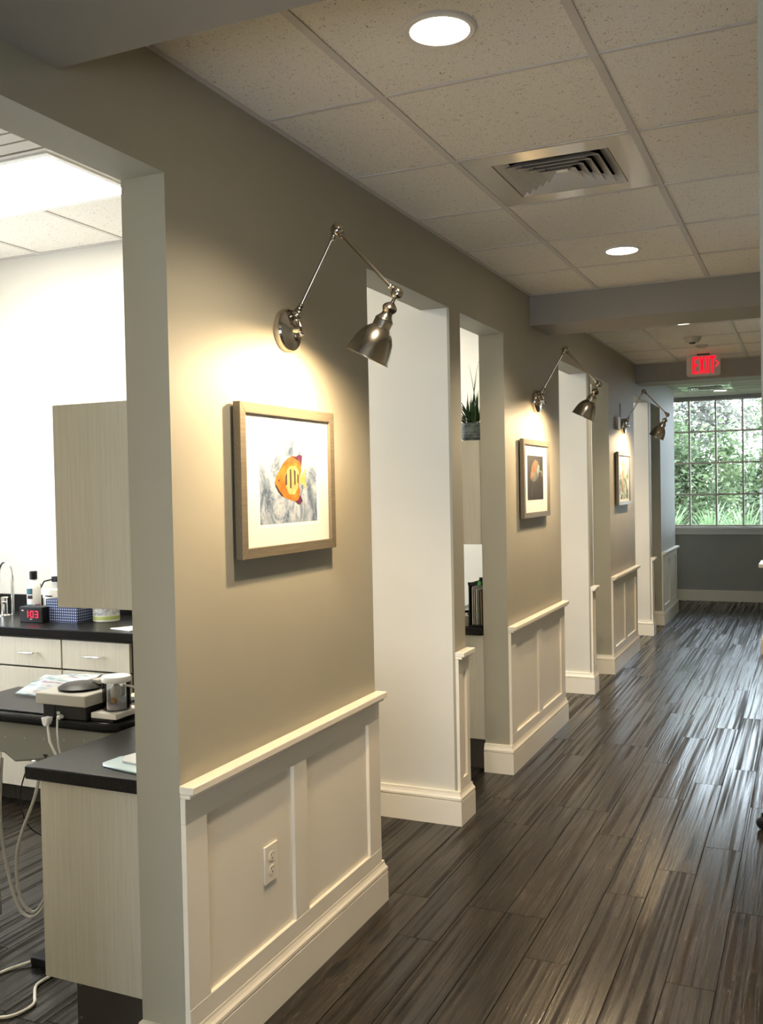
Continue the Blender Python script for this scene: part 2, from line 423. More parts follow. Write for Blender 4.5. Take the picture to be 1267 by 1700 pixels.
grid(ce, 0, 1.85, B3[1], 12.06, [.06, .67, 1.28], yb3, H, skip=[(.06, .67, yb3[3], yb3[4])])
grid(ce, -1.62, 1.85, 12.06, YE, [-1.16, -.55, .06, .67, 1.28], [12.39, 13.0], H)
# operatory ceiling
co = MB().box(XO, -TW, 1.2, 12.06, HO+.04, 3.05).build('ceiling', M_dark, kind='structure')
for bi, (pa, pb) in enumerate(zip(PARTS, PARTS[1:]+[(11.92, 12)])):
    ya, yb = pa[1], pb[0]; dy = (PARTS[1][0]-yb)
    yy = [3.53-dy-k*G for k in range(-1, 4)]; xx = [-1.21+G*k for k in (2, 1, 0, -1, -2, -3)]
    sk = [(-2.43, -1.21, 3.53-G-dy, 3.53-dy)]
    if bi == 0: sk.append((-1.82, -.6, 3.53-2*G-dy, 3.53-G-dy))
    grid(co, XO, -TW, ya, yb, sorted(xx), sorted(yy), HO, skip=sk)

def troffer(y1, label):
    x0, x1 = -2.43, -1.21; y0 = y1-G
    t = thing('ceiling_light', ((x0+x1)/2, (y0+y1)/2, HO), label, 'ceiling light', 'fluorescent ceiling panels of the treatment rooms')
    MB().box(x0+.012, x1-.012, y0+.012, y0+.045, HO-.007, HO+.03).box(x0+.012, x1-.012, y1-.045, y1-.012, HO-.007, HO+.03).box(x0+.012, x0+.04, y0+.045, y1-.045, HO-.007, HO+.03).box(x1-.04, x1-.012, y0+.045, y1-.045, HO-.007, HO+.03).build('light_frame', M_white, t, bevel=.002)
    MB().box(x0+.04, x1-.04, y0+.045, y1-.045, HO-.004, HO-.001).build('lens', M_trof, t)
troffer(3.53, 'large bright rectangular ceiling light panel at upper left')
for k, (a, _) in enumerate(PARTS[2:]): troffer(3.53+a-PARTS[1][0], ['bright ceiling light panel inside second treatment room', 'bright ceiling light panel inside third treatment room'][k])
# return air grille beside the big light panel
t = thing('air_grille', (-1.21, 2.6, HO), 'pale slotted air grille panel in front of the large light panel', 'air vent')
gx0, gx1, gy0, gy1 = -1.808, -.612, 3.53-2*G+.012, 3.53-G-.012
MB().box(gx0, gx1, gy0, gy1, HO+.028, HO+.034).build('backing', M_dark, t)
ylist = [gy1, 2.884, 2.868, 2.795, 2.783, 2.712, 2.70, 2.63, 2.618, 2.54, 2.528, 2.44, 2.428, gy0]
for k in range(0, len(ylist), 2): MB().box(gx0, gx1, ylist[k+1], ylist[k], HO-.008, HO-.001).build('slat', M_lgrey, t)

# ceiling diffuser (square cone)
def diffuser(cx, cy_, z, label, half=.203):
    t = thing('ceiling_vent', (cx, cy_, z), label, 'air vent')
    h = half; o = .292
    MB().box(cx-o, cx+o, cy_-o, cy_-h, z+.002, z+.006).box(cx-o, cx+o, cy_+h, cy_+o, z+.002, z+.006).box(cx-o, cx-h, cy_-h, cy_+h, z+.002, z+.006).box(cx+h, cx+o, cy_-h, cy_+h, z+.002, z+.006).build('face_plate', M_vent, t)
    q = h+.012
    MB().box(cx-q, cx+q, cy_-q, cy_+q, z+.150, z+.153).box(cx-q-.003, cx-q, cy_-q, cy_+q, z+.007, z+.153).box(cx+q, cx+q+.003, cy_-q, cy_+q, z+.007, z+.153).box(cx-q, cx+q, cy_-q-.003, cy_-q, z+.007, z+.153).box(cx-q, cx+q, cy_+q, cy_+q+.003, z+.007, z+.153).build('plenum', M_dark, t)
    for k, s in enumerate([.200, .166, .132, .098, .064]):
        u = s-.037; zl, zu = z-.002, z+.024
        if k == 0: zl = z+.003
        vs = []
        for hh, zz in ((s, zl), (u, zu), (u-.0015, zu), (s-.0015, zl-.001)):
            vs += [(cx-hh, cy_-hh, zz), (cx+hh, cy_-hh, zz), (cx+hh, cy_+hh, zz), (cx-hh, cy_+hh, zz)]
        fs = []
        for r in range(4):
            for q in range(4):
                r2 = (r+1) % 4; q2 = (q+1) % 4; fs.append((r*4+q, r*4+q2, r2*4+q2, r2*4+q))
        MB().add(vs, fs).build('louver', M_vent, t, smooth=False)
    MB().box(cx-.022, cx+.022, cy_-.022, cy_+.022, z+.014, z+.016).build('centre_plate', M_vent, t)
diffuser(X1+G/2, (VY[0]+VY[1])/2, H, 'square white ceiling air vent with nested louvers, nearer of the two')
diffuser(.06+G/2, (yb3[3]+yb3[4])/2, H, 'square ceiling air vent near the far window, farther of the two')

def downlight(x, y, label, lens=M_lens, r=.073):
    t = thing('downlight', (x, y, H), label, 'ceiling light', 'round recessed downlights of the corridor ceiling')
    MB().lathe([(r, .006), (r+.001, -.004), (r+.012, -.005), (r+.018, -.001), (r+.018, .006)], (x, y, H), (0, 0, 1), 40, False).build('trim_ring', M_ring, t)
    MB().lathe([(r, -.001), (r, .003)], (x, y, H), (0, 0, 1), 40).build('lens', lens, t)
    if x != .50:
        sp_ = bpy.data.lights.new('downlight_beam', 'SPOT'); sp_.energy = SPOT; sp_.color = (1, .83, .62); sp_.spot_size = math.radians(125); sp_.spot_blend = .55; sp_.shadow_soft_size = .073
        so = link(bpy.data.objects.new('downlight_beam', sp_)); so.location = (x, y, H-.012)
downlight(.694, 2.232, 'round glowing recessed downlight nearest the camera, above the first picture')
downlight(.694, 4.705, 'round glowing recessed downlight just before the first ceiling beam')
downlight(.70, 7.02, 'recessed downlight seen as a sliver behind the first ceiling beam')
downlight(.50, 12.49, 'small recessed downlight beside the far vent near the window')
downlight(1.9, -.9, 'unseen recessed downlight added in the corridor ceiling behind the camera')  # out-of-view lamp, added to light the near right wall

# smoke detector and small sensor
t = thing('smoke_detector', (.682, 7.80, H), 'off white smoke detector on the ceiling before the exit sign', 'smoke detector')
MB().lathe([(.070, 0), (.070, -.008), (.060, -.018), (.050, -.036), (.030, -.044), (0, -.045)], (.682, 7.80, H+.003), (0, 0, 1), 28, False).build('housing', mat('dull_ivory', (.50, .45, .34), .5), t)
MB().lathe([(.024, -.043), (.022, -.052), (0, -.053)], (.682, 7.79, H+.003), (0, 0, 1), 16, False).build('sensor_cage', M_blk2, t)
t = thing('ceiling_sensor', (.70, 8.30, H), 'small flat round white disc on the ceiling directly above the exit sign', 'sensor')
MB().lathe([(.052, 0), (.050, -.012), (.030, -.022), (0, -.023)], (.70, 8.30, H+.003), (0, 0, 1), 24, False).build('housing', mat('dull_white', (.46, .42, .36), .5), t)

# exit sign
t = thing('exit_sign', (.658, 8.85, 2.60), 'glowing red EXIT sign with right arrow hanging from the ceiling', 'exit sign')
ex0, ex1, ez0, ez1 = .516, .800, 2.508, 2.690
r_ = .02; pts = []
for cx_, cz_, a in ((ex1-r_, ez1-r_, 0), (ex0+r_, ez1-r_, 90), (ex0+r_, ez0+r_, 180), (ex1-r_, ez0+r_, 270)):
    for i in range(5): q = math.radians(a+22.5*i); pts.append((cx_+r_*math.cos(q), cz_+r_*math.sin(q)))
MB().prism(pts, 1, 8.85, 8.885).build('housing', mat('exit_sign_housing', (.58, .52, .45), .5), t, bevel=.003)
MB().box(.605, .71, 8.852, 8.883, 2.688, H+.003).build('canopy', M_blk2, t)
def letter(polys, name):
    b = MB()
    for p in polys: b.prism(p, 1, 8.846, 8.851)
    b.build(name, M_red, t, smooth=False)
def rct(a, c, d, e_): return [(a, d), (c, d), (c, e_), (a, e_)]
z0, z1 = 2.528, 2.676; s = .019
letter([rct(.567, .567+s, z0, z1), rct(.567+s, .615, z0, z0+.020), rct(.567+s, .615, z1-.020, z1), rct(.567+s, .612, (z0+z1)/2-.011, (z0+z1)/2+.009)], 'letter_e')
xa, xb_ = .623, .673
letter([[(xa, z0), (xa+s, z0), (xb_, z1), (xb_-s, z1)], [(xb_-s, z0), (xb_, z0), (xa+s, z1), (xa, z1)]], 'letter_x')
letter([rct(.683, .683+s+.001, z0, z1)], 'letter_i')
letter([rct(.724, .724+s+.002, z0, z1), rct(.708, .763, z1-.020, z1)], 'letter_t')
letter([[(.757, 2.635), (.764, 2.642), (.792, 2.610), (.778, 2.610)], [(.757, 2.585), (.764, 2.578), (.792, 2.610), (.778, 2.610)]], 'arrow')

# ------------------------------------------------------------------ sconces
def sconce(Y, label, ay):
    t = thing('wall_sconce', (0, Y, 2.08), label, 'wall lamp', 'swing-arm brass sconces')
    del t['group']
    c = (0, Y-.015, 2.08)
    MB().lathe([(.066, 0), (.068, .004), (.068, .020), (.064, .027), (.048, .030), (.022, .031), (.012, .038), (.008, .060)], c, (1, 0, 0), 36).build('back_plate', M_nickel2, t)
    J0 = Vector((.040, Y, 2.132)); J1 = Vector((.186, Y, 2.378)); J2 = Vector((.384, Y, 2.163))
    MB().tube([(.03, Y-.012, 2.078), (.052, Y-.004, 2.080)], .006, 10).lathe([(.009, -.024), (.010, -.020), (.009, .018), (.006, .03), (.006, .05)], (.050, Y, 2.086), (-.012, 0, .05), 12).build('swivel_bracket', M_nickel2, t)
    for a, c2 in ((J0, J1), (J1, J2)):
        d = (c2-a).normalized(); L = (c2-a).length
        b = MB().tube([a+d*.02, c2-d*.02], .0056, 12)
        for o, dd in ((a, d), (c2, -d)):
            b.lathe([(.006, .008), (.0065, .014), (.0115, .018), (.0115, .022), (.007, .025), (.0095, .029), (.0095, .032), (.005, .036)], o, dd, 14)
        b.build('arm', M_nickel, t)
    for n, j, rr in (('joint', J0, .018), ('joint', J1, .0195), ('joint', J2, .019)):
        b = MB().lathe([(0, -rr*.82), (rr*.5, -rr*.80), (rr*.82, -rr*.55), (rr, -rr*.2), (rr, rr*.2), (rr*.82, rr*.55), (rr*.5, rr*.80), (0, rr*.82)], j, (0, 1, 0), 20, False)
        b.lathe([(.006, 0), (.006, .004), (.003, .006)], j-Vector((0, rr*.82+.004, 0)), (0, 1, 0), 10)
        b.build('joint', M_nickel, t)
    # head: axis points from joint to the mouth of the shade, turned a little to the wall and to the camera side
    ax = Vector((-.455, ay, -.886)).normalized()
    o = J2
    MB().lathe([(.0055, .012), (.0055, .030), (.010, .033), (.020, .042), (.0235, .050), (.0205, .058), (.0165, .064), (.0175, .072), (.026, .084), (.029, .088), (.029, .092)], o, ax, 24).build('socket_cap', M_nickel, t)
    prof = [(.0285, .090), (.0285, .112), (.033, .116), (.044, .128), (.054, .145), (.061, .166), (.0655, .190), (.068, .208), (.0715, .2105), (.0715, .213)]
    inner = [(.0700, .213), (.0665, .208), (.064, .190), (.0595, .166), (.0525, .145), (.042, .130), (.030, .118), (.0, .117)]
    b = MB().lathe(prof+[(.0700, .213)], o, ax, 36, False); b.m(1).lathe(inner, o, ax, 36, False)
    b.build('lamp_shade', [M_nickel, M_nickel], t)
    MB().lathe([(.0, .118), (.012, .119), (.012, .154), (.018, .170), (.022, .184), (.018, .197), (0, .204)], o, ax, 14, False).build('bulb', M_bulb, t)
sconce(2.660, 'nearest nickel swing-arm wall lamp, large, above the fish picture', -.085)
sconce(5.662, 'middle nickel swing-arm wall lamp, above the dark flower picture', -.04)
sconce(8.590, 'farthest nickel swing-arm wall lamp, nearest the exit sign', .03)
t = thing('wall_plate', (0, 8.31, 2.10), 'small pale box on the wall left of the farthest swing-arm lamp', 'wall box')
MB().box(0, .022, 8.26, 8.36, 2.035, 2.145).build('box', M_lgrey, t, bevel=.003)
MB().tube([(.004, 8.46, 2.13), (.004, 8.46, 2.27)], .003, 6).build('cable', M_blk2, t)

# ------------------------------------------------------------------ pictures
def frame(cy_, cz, label, art):
    w, h = .588, .456; t = thing('framed_picture', (0, cy_, cz), label, 'picture')
    y0, y1, z0, z1 = cy_-w/2, cy_+w/2, cz-h/2, cz+h/2; fw = .031; xf = .034
    MB().box(0, .012, y0+.03, y1-.03, z0+.03, z1-.03).build('backing', M_black, t)
    # four mitred frame members
    O = [(y0, z0), (y1, z0), (y1, z1), (y0, z1)]; I = [(y0+fw, z0+fw), (y1-fw, z0+fw), (y1-fw, z1-fw), (y0+fw, z1-fw)]
    for k in range(4):
        k2 = (k+1) % 4; g = .0002
        MB().prism([O[k], O[k2], I[k2], I[k]], 0, .010, xf).build('frame_member', M_frame, t, bevel=.0012, smooth=False)
    a = [(y0+fw-.002, z0+fw-.002), (y1-fw+.002, z0+fw-.002), (y1-fw+.002, z1-fw+.002), (y0+fw-.002, z1-fw+.002)]
    MB().prism(a, 0, .012, .022).build('mat_board', M_mat, t)
    art(t, cy_, cz); return t
def flat(t, name, pts, x, m, dy=0, dz=0): return MB().prism([(a+dy, b+dz) for a, b in pts], 0, x-.0003, x).build(name, m, t, smooth=False)
def wc_mat():
    m = mat('watercolour_wash', (.75, .74, .68), .8, spec=.1); t = NT(m); v = t.coord((1, 1, 1))
    n = t.noise(v, 9, 6, .65, 1.4); n2 = t.noise(v, 26, 4, .7, 2.)
    c = t.ramp(n, [(.38, (.07, .10, .15)), (.47, (.19, .24, .30)), (.58, (.36, .40, .46))])
    t.l(t.mix(t.ramp(n2, [(.30, .7), (.45, 0.)]), c, (.10, .12, .14)), t.b.inputs['Base Color']); return m
M_wc = wc_mat()
M_bevelw = mat('mat_bevel', (.80, .78, .74), .6)
def grad_mat(name, c1, c2, sc=30):
    m = mat(name, c1, .8, spec=.1); t = NT(m); n = t.noise(t.coord((1, 1, 1)), sc, 3); t.l(t.ramp(n, [(.35, c1), (.65, c2)]), t.b.inputs['Base Color']); return m
M_or = grad_mat('fish_orange', (.40, .10, .018), (.46, .17, .03)); M_ye = grad_mat('fish_yellow', (.42, .24, .07), (.46, .34, .16)); M_pu = grad_mat('fish_purple', (.035, .012, .04), (.10, .03, .05))
M_ink = mat('ink_black', (.03, .02, .02), .8)
body = [(2.526, 1.600), (2.537, 1.619), (2.558, 1.640), (2.580, 1.651), (2.608, 1.658), (2.652, 1.661), (2.685, 1.660), (2.695, 1.638), (2.679, 1.620), (2.674, 1.591), (2.685, 1.576), (2.677, 1.562), (2.654, 1.551), (2.618, 1.550), (2.575, 1.560), (2.555, 1.569), (2.529, 1.592)]
def art_fish(t, cy_, cz):
    flat(t, 'mat_window', [(2.431, 1.463), (2.811, 1.463), (2.811, 1.754), (2.431, 1.754)], .0224, M_bevelw)
    flat(t, 'print', [(2.439, 1.474), (2.797, 1.474), (2.797, 1.740), (2.439, 1.740)], .0228, M_wc)
    flat(t, 'fish_body', body, .0236, M_or)
    flat(t, 'fish_top_fin', [(2.558, 1.639), (2.580, 1.660), (2.609, 1.676), (2.638, 1.684), (2.682, 1.682), (2.699, 1.682), (2.692, 1.656), (2.695, 1.634), (2.683, 1.62), (2.60, 1.62)], .0232, grad_mat('fish_fin', (.38, .07, .02), (.42, .14, .04)))
    flat(t, 'fish_fin_tip', [(2.634, 1.683), (2.660, 1.681), (2.682, 1.689), (2.701, 1.685), (2.693, 1.650), (2.684, 1.668), (2.659, 1.674)], .0234, M_pu)
    flat(t, 'fish_bottom_fin', [(2.555, 1.569), (2.56, 1.58), (2.66, 1.58), (2.687, 1.576), (2.678, 1.556), (2.699, 1.540), (2.675, 1.530), (2.646, 1.541), (2.603, 1.549), (2.568, 1.558)], .0232, M_or)
    flat(t, 'fish_fin_tip', [(2.682, 1.560), (2.700, 1.540), (2.675, 1.529), (2.650, 1.540), (2.674, 1.546)], .0238, M_pu)
    flat(t, 'fish_tail', [(2.672, 1.620), (2.698, 1.624), (2.718, 1.645), (2.721, 1.620), (2.724, 1.601), (2.731, 1.578), (2.708, 1.591), (2.686, 1.598), (2.672, 1.592)], .0230, M_ye)
    flat(t, 'fish_flank', [(2.604, 1.641), (2.629, 1.653), (2.658, 1.652), (2.676, 1.634), (2.670, 1.584), (2.647, 1.562), (2.612, 1.563), (2.590, 1.591), (2.588, 1.62)], .0240, M_ye)
    for k, p in enumerate([[(2.590, 1.62), (2.601, 1.633), (2.600, 1.594), (2.590, 1.590)], [(2.618, 1.642), (2.628, 1.641), (2.627, 1.580), (2.618, 1.584)], [(2.644, 1.641), (2.655, 1.636), (2.654, 1.595), (2.646, 1.590)], [(2.666, 1.630), (2.674, 1.622), (2.672, 1.594), (2.665, 1.602)]]):
        flat(t, 'fish_stripe', p, .0244, M_ink)
    flat(t, 'fish_eye', [(2.550+.004*math.cos(a*PI/4), 1.606+.004*math.sin(a*PI/4)) for a in range(8)], .0244, M_ink)
    flat(t, 'fish_outline', [(2.529, 1.590), (2.555, 1.567), (2.580, 1.556), (2.556, 1.572), (2.532, 1.594)], .0245, M_ink)
frame(2.617, 1.606, 'large framed watercolour of an orange and yellow striped fish, nearest picture', art_fish)
def art_flower(t, cy_, cz):
    flat(t, 'print', [(5.376, 1.489), (5.730, 1.489), (5.730, 1.750), (5.376, 1.750)], .0226, mat('print_charcoal', (.016, .017, .018), .7))
    flat(t, 'flower_bud', [(5.43, 1.622), (5.45, 1.659), (5.487, 1.703), (5.548, 1.728), (5.608, 1.720), (5.644, 1.693), (5.636, 1.661), (5.615, 1.629), (5.565, 1.603), (5.504, 1.594), (5.452, 1.607)], .0230, grad_mat('bud_grey', (.07, .08, .075), (.15, .14, .12), 18))
    flat(t, 'flower_petal', [(5.511, 1.71), (5.548, 1.722), (5.585, 1.715), (5.604, 1.700), (5.557, 1.679), (5.532, 1.66), (5.484, 1.647), (5.47, 1.616), (5.435, 1.625), (5.473, 1.663)], .0234, grad_mat('petal_coral', (.26, .065, .03), (.34, .12, .07)))
    flat(t, 'flower_highlight', [(5.607, 1.699), (5.644, 1.690), (5.641, 1.655), (5.604, 1.646), (5.587, 1.667)], .0234, grad_mat('petal_pale', (.10, .15, .16), (.20, .25, .25)))
    flat(t, 'flower_stem', [(5.497, 1.596), (5.516, 1.596), (5.464, 1.513), (5.452, 1.514)], .0230, mat('stem_grey', (.05, .055, .04), .8))
    flat(t, 'leaf_tip', [(5.648, 1.663), (5.698, 1.663), (5.705, 1.632), (5.690, 1.626), (5.683, 1.65), (5.66, 1.655)], .0230, mat('tip_pale', (.14, .18, .17), .8))
frame(5.56, 1.614, 'framed picture of a pale flower bud on a black ground, middle picture', art_flower)
def garden_print():
    m = mat('garden_print', (.6, .6, .5), .7); t = NT(m); n = t.noise(t.coord((1, 1, 1)), 11, 4, .6, .8)
    t.l(t.ramp(n, [(.38, (.03, .07, .04)), (.48, (.13, .20, .14)), (.58, (.42, .42, .42))]), t.b.inputs['Base Color']); return m
def art_garden(t, cy_, cz):
    flat(t, 'print', [(cy_-.235, cz-.180), (cy_+.235, cz-.180), (cy_+.235, cz+.150), (cy_-.235, cz+.150)], .0226, garden_print())
    flat(t, 'tree_trunk', [(cy_-.07, cz-.11), (cy_+.0, cz-.11), (cy_-.0, cz+.07), (cy_-.06, cz+.07)], .0230, mat('trunk_pink', (.30, .17, .13), .8))
frame(8.475, 1.618, 'small-looking framed green garden picture, farthest of the three pictures', art_garden)

# ------------------------------------------------------------------ outlet on the wainscot
t = thing('power_outlet', (.004, 2.479, .445), 'cream power outlet set in the near wainscot panel', 'outlet')
MB().box(.004, .0105, 2.441, 2.519, .387, .501).build('cover_plate', M_white2, t, bevel=.002)
for dz in (.021, -.021):
    zc = .444+dz; p = [(2.480+.0165*math.cos(a*PI/8), max(zc-.0135, min(zc+.0135, zc+.0165*math.sin(a*PI/8)))) for a in range(16)]
    s_ = MB().prism(p, 0, .010, .0125).build('socket', M_white2, t, smooth=False)
    for q in ([(2.472, zc+.002), (2.4745, zc+.002), (2.4745, zc+.010), (2.472, zc+.010)], [(2.485, zc+.003), (2.487, zc+.003), (2.487, zc+.010), (2.485, zc+.010)], [(2.477, zc-.009), (2.482, zc-.009), (2.482, zc-.004), (2.477, zc-.004)]):
        MB().prism(q, 0, .0122, .0127).build('slot', M_slot, s_, smooth=False)

# ------------------------------------------------------------------ operatory casework
def handle(par, xc, y, z, w=.10, m=M_chrome):
    MB().tube([(xc-w/2, y, z), (xc-w/2, y-.026, z), (xc-w/2+.004, y-.030, z), (xc+w/2-.004, y-.030, z), (xc+w/2, y-.026, z), (xc+w/2, y, z)], .0042, 8).build('handle', m, par)
def near_unit(y0, place):
    yb_ = y0+1.1
    t = thing('base_cabinet', (-.33, y0+.55, 0), place[0], 'cabinet')
    MB().box(-.536, -TW-.002, y0, y0+.018, .172, .752).build('end_panel', M_lam, t, bevel=.0006)
    MB().box(-.517, -TW-.002, y0+.018, yb_, .172, .752).build('body', M_lam, t)
    MB().box(-.455, -TW-.002, y0+.04, yb_-.02, 0, .172).build('toe_kick', M_toe, t)
    for z in (.145, .045): MB().lathe([(.005, 0), (.004, .002)], (-.443, y0+.040, z), (0, -1, 0), 8).build('screw', M_chrome, t)
    for k in range(3):
        d = MB().box(-.536, -.5175, y0+.022+k*.360, y0+.376+k*.360, .176, .748).build('door', M_lam, t, bevel=.001)
        MB().tube([(-.536, y0+.33+k*.366-.1, .66), (-.56, y0+.33+k*.366-.1, .66), (-.56, y0+.33+k*.366, .66), (-.536, y0+.33+k*.366, .66)], .004, 8).build('handle', M_chrome, d)
    MB().box(-.574, -TW-.002, y0-.022, yb_+.01, .7525, .791).build('countertop', M_stone, t, bevel=.004)
    t2 = thing('upper_cabinet', (-.30, y0+.55, 1.255), place[1], 'cabinet')
    MB().box(-.450, -TW-.002, y0, y0+.018, 1.255, 1.830).build('end_panel', M_lam, t2, bevel=.0006)
    MB().box(-.431, -TW-.002, y0+.018, yb_, 1.255, 1.830).build('body', M_lam, t2)
    for k in range(3):
        d = MB().box(-.450, -.4315, y0+.022+k*.360, y0+.376+k*.360, 1.259, 1.826).build('door', M_lam, t2, bevel=.001)
        MB().tube([(-.450, y0+.33+k*.366, 1.29), (-.474, y0+.33+k*.366, 1.29), (-.474, y0+.33+k*.366, 1.39), (-.450, y0+.33+k*.366, 1.39)], .004, 8).build('handle', M_chrome, d)
near_unit(2.100, ['pale laminate base cabinet with black countertop behind the nearest pier', 'pale laminate wall cabinet hanging behind the nearest pier'])
near_unit(5.020, ['pale laminate base cabinet seen through the narrow second opening', 'pale laminate wall cabinet carrying the potted plant'])

# far counter in the first treatment room
YF = 3.63; YB = 4.166
t = thing('counter', (-2.1, 3.9, .87), 'long black speckled countertop along the treatment room wall, farther one', 'countertop')
MB().box(-3.28, -1.05, YF-.03, YB-.022, .872, .914).build('worktop', M_stone, t, bevel=.004)
tag(MB().box(-3.28, -1.05, YB-.021, YB, .872, 1.005).build('backsplash', M_stone, None, bevel=.002), 'low black backsplash strip along the white wall behind the long countertop', 'backsplash')
xs_ = [-1.43, -1.85, -2.27, -2.69]; rows = [(.722, .862), (.412, .712), (.108, .402)]
for k in range(3):
    x1, x0 = xs_[k], xs_[k+1]
    t = thing('drawer_cabinet', ((x0+x1)/2, 3.9, 0), ['right-hand cream drawer cabinet under the long black countertop', 'cream drawer cabinet left of the right-hand one, under the clock', 'cream drawer cabinet at the far left beside the sink cabinet'][k], 'cabinet')
    MB().box(x0+.001, x1-.001, YF, YB-.004, .10, .871).build('body', M_toe, t)
    MB().box(x0+.001, x1-.001, YF+.07, YB-.004, 0, .10).build('toe_kick', M_toe, t)
    for z0, z1 in rows:
        d = MB().box(x0+.005, x1-.005, YF-.020, YF-.001, z0, z1).build('drawer', M_lamd, t, bevel=.001)
        handle(d, (x0+x1)/2, YF-.02, (z0+z1)/2, .105)
t = thing('sink_cabinet', (-2.98, 3.9, 0), 'cream two-door cabinet under the sink at the far left', 'cabinet')
MB().box(-3.28, -2.692, YF, YB-.004, .10, .871).build('body', M_toe, t)
MB().box(-3.28, -2.692, YF+.07, YB-.004, 0, .10).build('toe_kick', M_toe, t)
for x0, x1 in ((-3.275, -2.988), (-2.982, -2.697)):
    d = MB().box(x0, x1, YF-.02, YF-.001, .108, .862).build('door', M_lamd, t, bevel=.001); handle(d, (x0+x1)/2, YF-.02, .80, .105)
t = thing('side_panel', (-1.07, 3.9, 0), 'dark end panel holding up the right end of the long countertop', 'panel')
MB().box(-1.40, -1.38, YF+.05, YB-.004, 0, .871).box(-1.09, -1.07, YF+.02, YB-.004, 0, .871).box(-1.38, -1.09, YB-.03, YB-.006, 0, .871).build('panel', M_greyp, t)

ZC = .914
# tap
t = thing('sink_tap', (-2.545, 3.95, ZC), 'chrome gooseneck tap cut by the left edge of the photo', 'tap')
MB().lathe([(.034, 0), (.034, .004), (.022, .010), (.021, .10), (.016, .105)], (-2.545, 3.93, ZC), (0, 0, 1), 20).build('tap_body', M_chrome, t)
pts = [(-2.505, 3.95, ZC)]+[(-2.505, 3.95, ZC+.05*k) for k in range(1, 5)]+[(-2.555+.05*math.cos(a), 3.95-.0*math.sin(a), ZC+.22+.08*math.sin(a)) for a in [PI*k/8 for k in range(1, 9)]]+[(-2.605, 3.95, ZC+.18)]
MB().tube(pts, .0095, 12).build('spout', M_chrome, t)
MB().tube([(-2.53, 3.91, ZC+.075), (-2.47, 3.87, ZC+.085)], [.008, .006], 10).build('lever', M_chrome, t)
# mug with pen
t = thing('pen_cup', (-2.435, 4.03, ZC), 'small black cup holding a pen beside the tap', 'cup')
MB().lathe([(.034, 0), (.036, .004), (.038, .088), (.035, .088), (.033, .01), (0, .01)], (-2.440, 4.07, ZC), (0, 0, 1), 22, False).build('cup', M_black, t)
MB().tube([(-2.435, 4.07, ZC+.015), (-2.420, 4.07, ZC+.165)], .004, 8).build('pen', M_blk2, t)
# mouthwash style bottle
t = thing('bottle', (-2.385, 3.985, ZC), 'white plastic bottle with black cap behind the digital clock', 'bottle')
bx, by = -2.385, 3.985
MB().lathe([(0, 0), (.034, 0), (.037, .006), (.037, .15), (.034, .168), (.020, .190), (.014, .196), (.014, .202)], (bx, by, ZC), (0, 0, 1), 26, False).build('bottle_body', M_white, t)
MB().lathe([(.0205, .200), (.0205, .242), (.018, .245)], (bx, by, ZC), (0, 0, 1), 22).build('cap', M_black, t)
def band(r, z0, z1, m, name, a0=-2.9, a1=-.4, n=14):
    vs = []; fs = []
    for i in range(n+1):
        a = a0+(a1-a0)*i/n
        for z in (z0, z1): vs.append((bx+r*math.cos(a), by+r*math.sin(a), ZC+z))
    for i in range(n): fs.append((2*i, 2*i+2, 2*i+3, 2*i+1))
    MB().add(vs, fs).build(name, m, t)
band(.0375, .120, .152, mat('label_teal', (.02, .10, .13), .5), 'label_patch', -2.1, -1.0)
band(.0375, .095, .115, M_ink, 'label_mark', -1.9, -1.0)
band(.0375, .01, .066, mat('label_teal_light', (.03, .30, .32), .5), 'label_band', -2.3, -.95)
band(.0376, .01, .066, mat('label_plum', (.35, .12, .20), .5), 'label_band', -.75, .3)
# digital clock
t = thing('digital_clock', (-2.185, 3.78, ZC), 'black digital clock with red numerals on the countertop', 'clock')
MB().rbox(-2.265, -2.105, 3.755, 3.825, ZC, ZC+.082, .008).build('clock_body', M_black, t, bevel=.003)
def seg7(ch, x, z, h=.030, w=.016, th=.0035):
    S7 = {'0': 'abcdef', '1': 'bc', '3': 'abcdg'}[ch]; b = MB(); y0, y1 = 3.7535, 3.7552
    P = {'a': (x, x+w, z+h-th, z+h), 'g': (x, x+w, z+h/2-th/2, z+h/2+th/2), 'd': (x, x+w, z, z+th), 'f': (x, x+th, z+h/2, z+h), 'b': (x+w-th, x+w, z+h/2, z+h), 'e': (x, x+th, z, z+h/2), 'c': (x+w-th, x+w, z, z+h/2)}
    for c in S7: q = P[c]; b.box(q[0], q[1], y0, y1, q[2], q[3])
    return b.build('digit', M_led, t, smooth=False)
seg7('1', -2.222, ZC+.026, .036, .020, .0048); seg7('0', -2.187, ZC+.026, .036, .021, .0048); seg7('3', -2.156, ZC+.026, .036, .021, .0048)
MB().box(-2.1965, -2.1925, 3.7535, 3.7552, ZC+.036, ZC+.040).box(-2.1965, -2.1925, 3.7535, 3.7552, ZC+.049, ZC+.053).build('colon', M_led, t, smooth=False)
MB().box(-2.246, -2.234, 3.7535, 3.7552, ZC+.060, ZC+.064).build('indicator', mat('clock_icon', (.8, .3, .3), .5, emit=(1, .4, .4), es=1.2), t, smooth=False)
MB().box(-2.192, -2.176, 3.7535, 3.7552, ZC+.016, ZC+.020).build('indicator', M_lgrey, t, smooth=False)
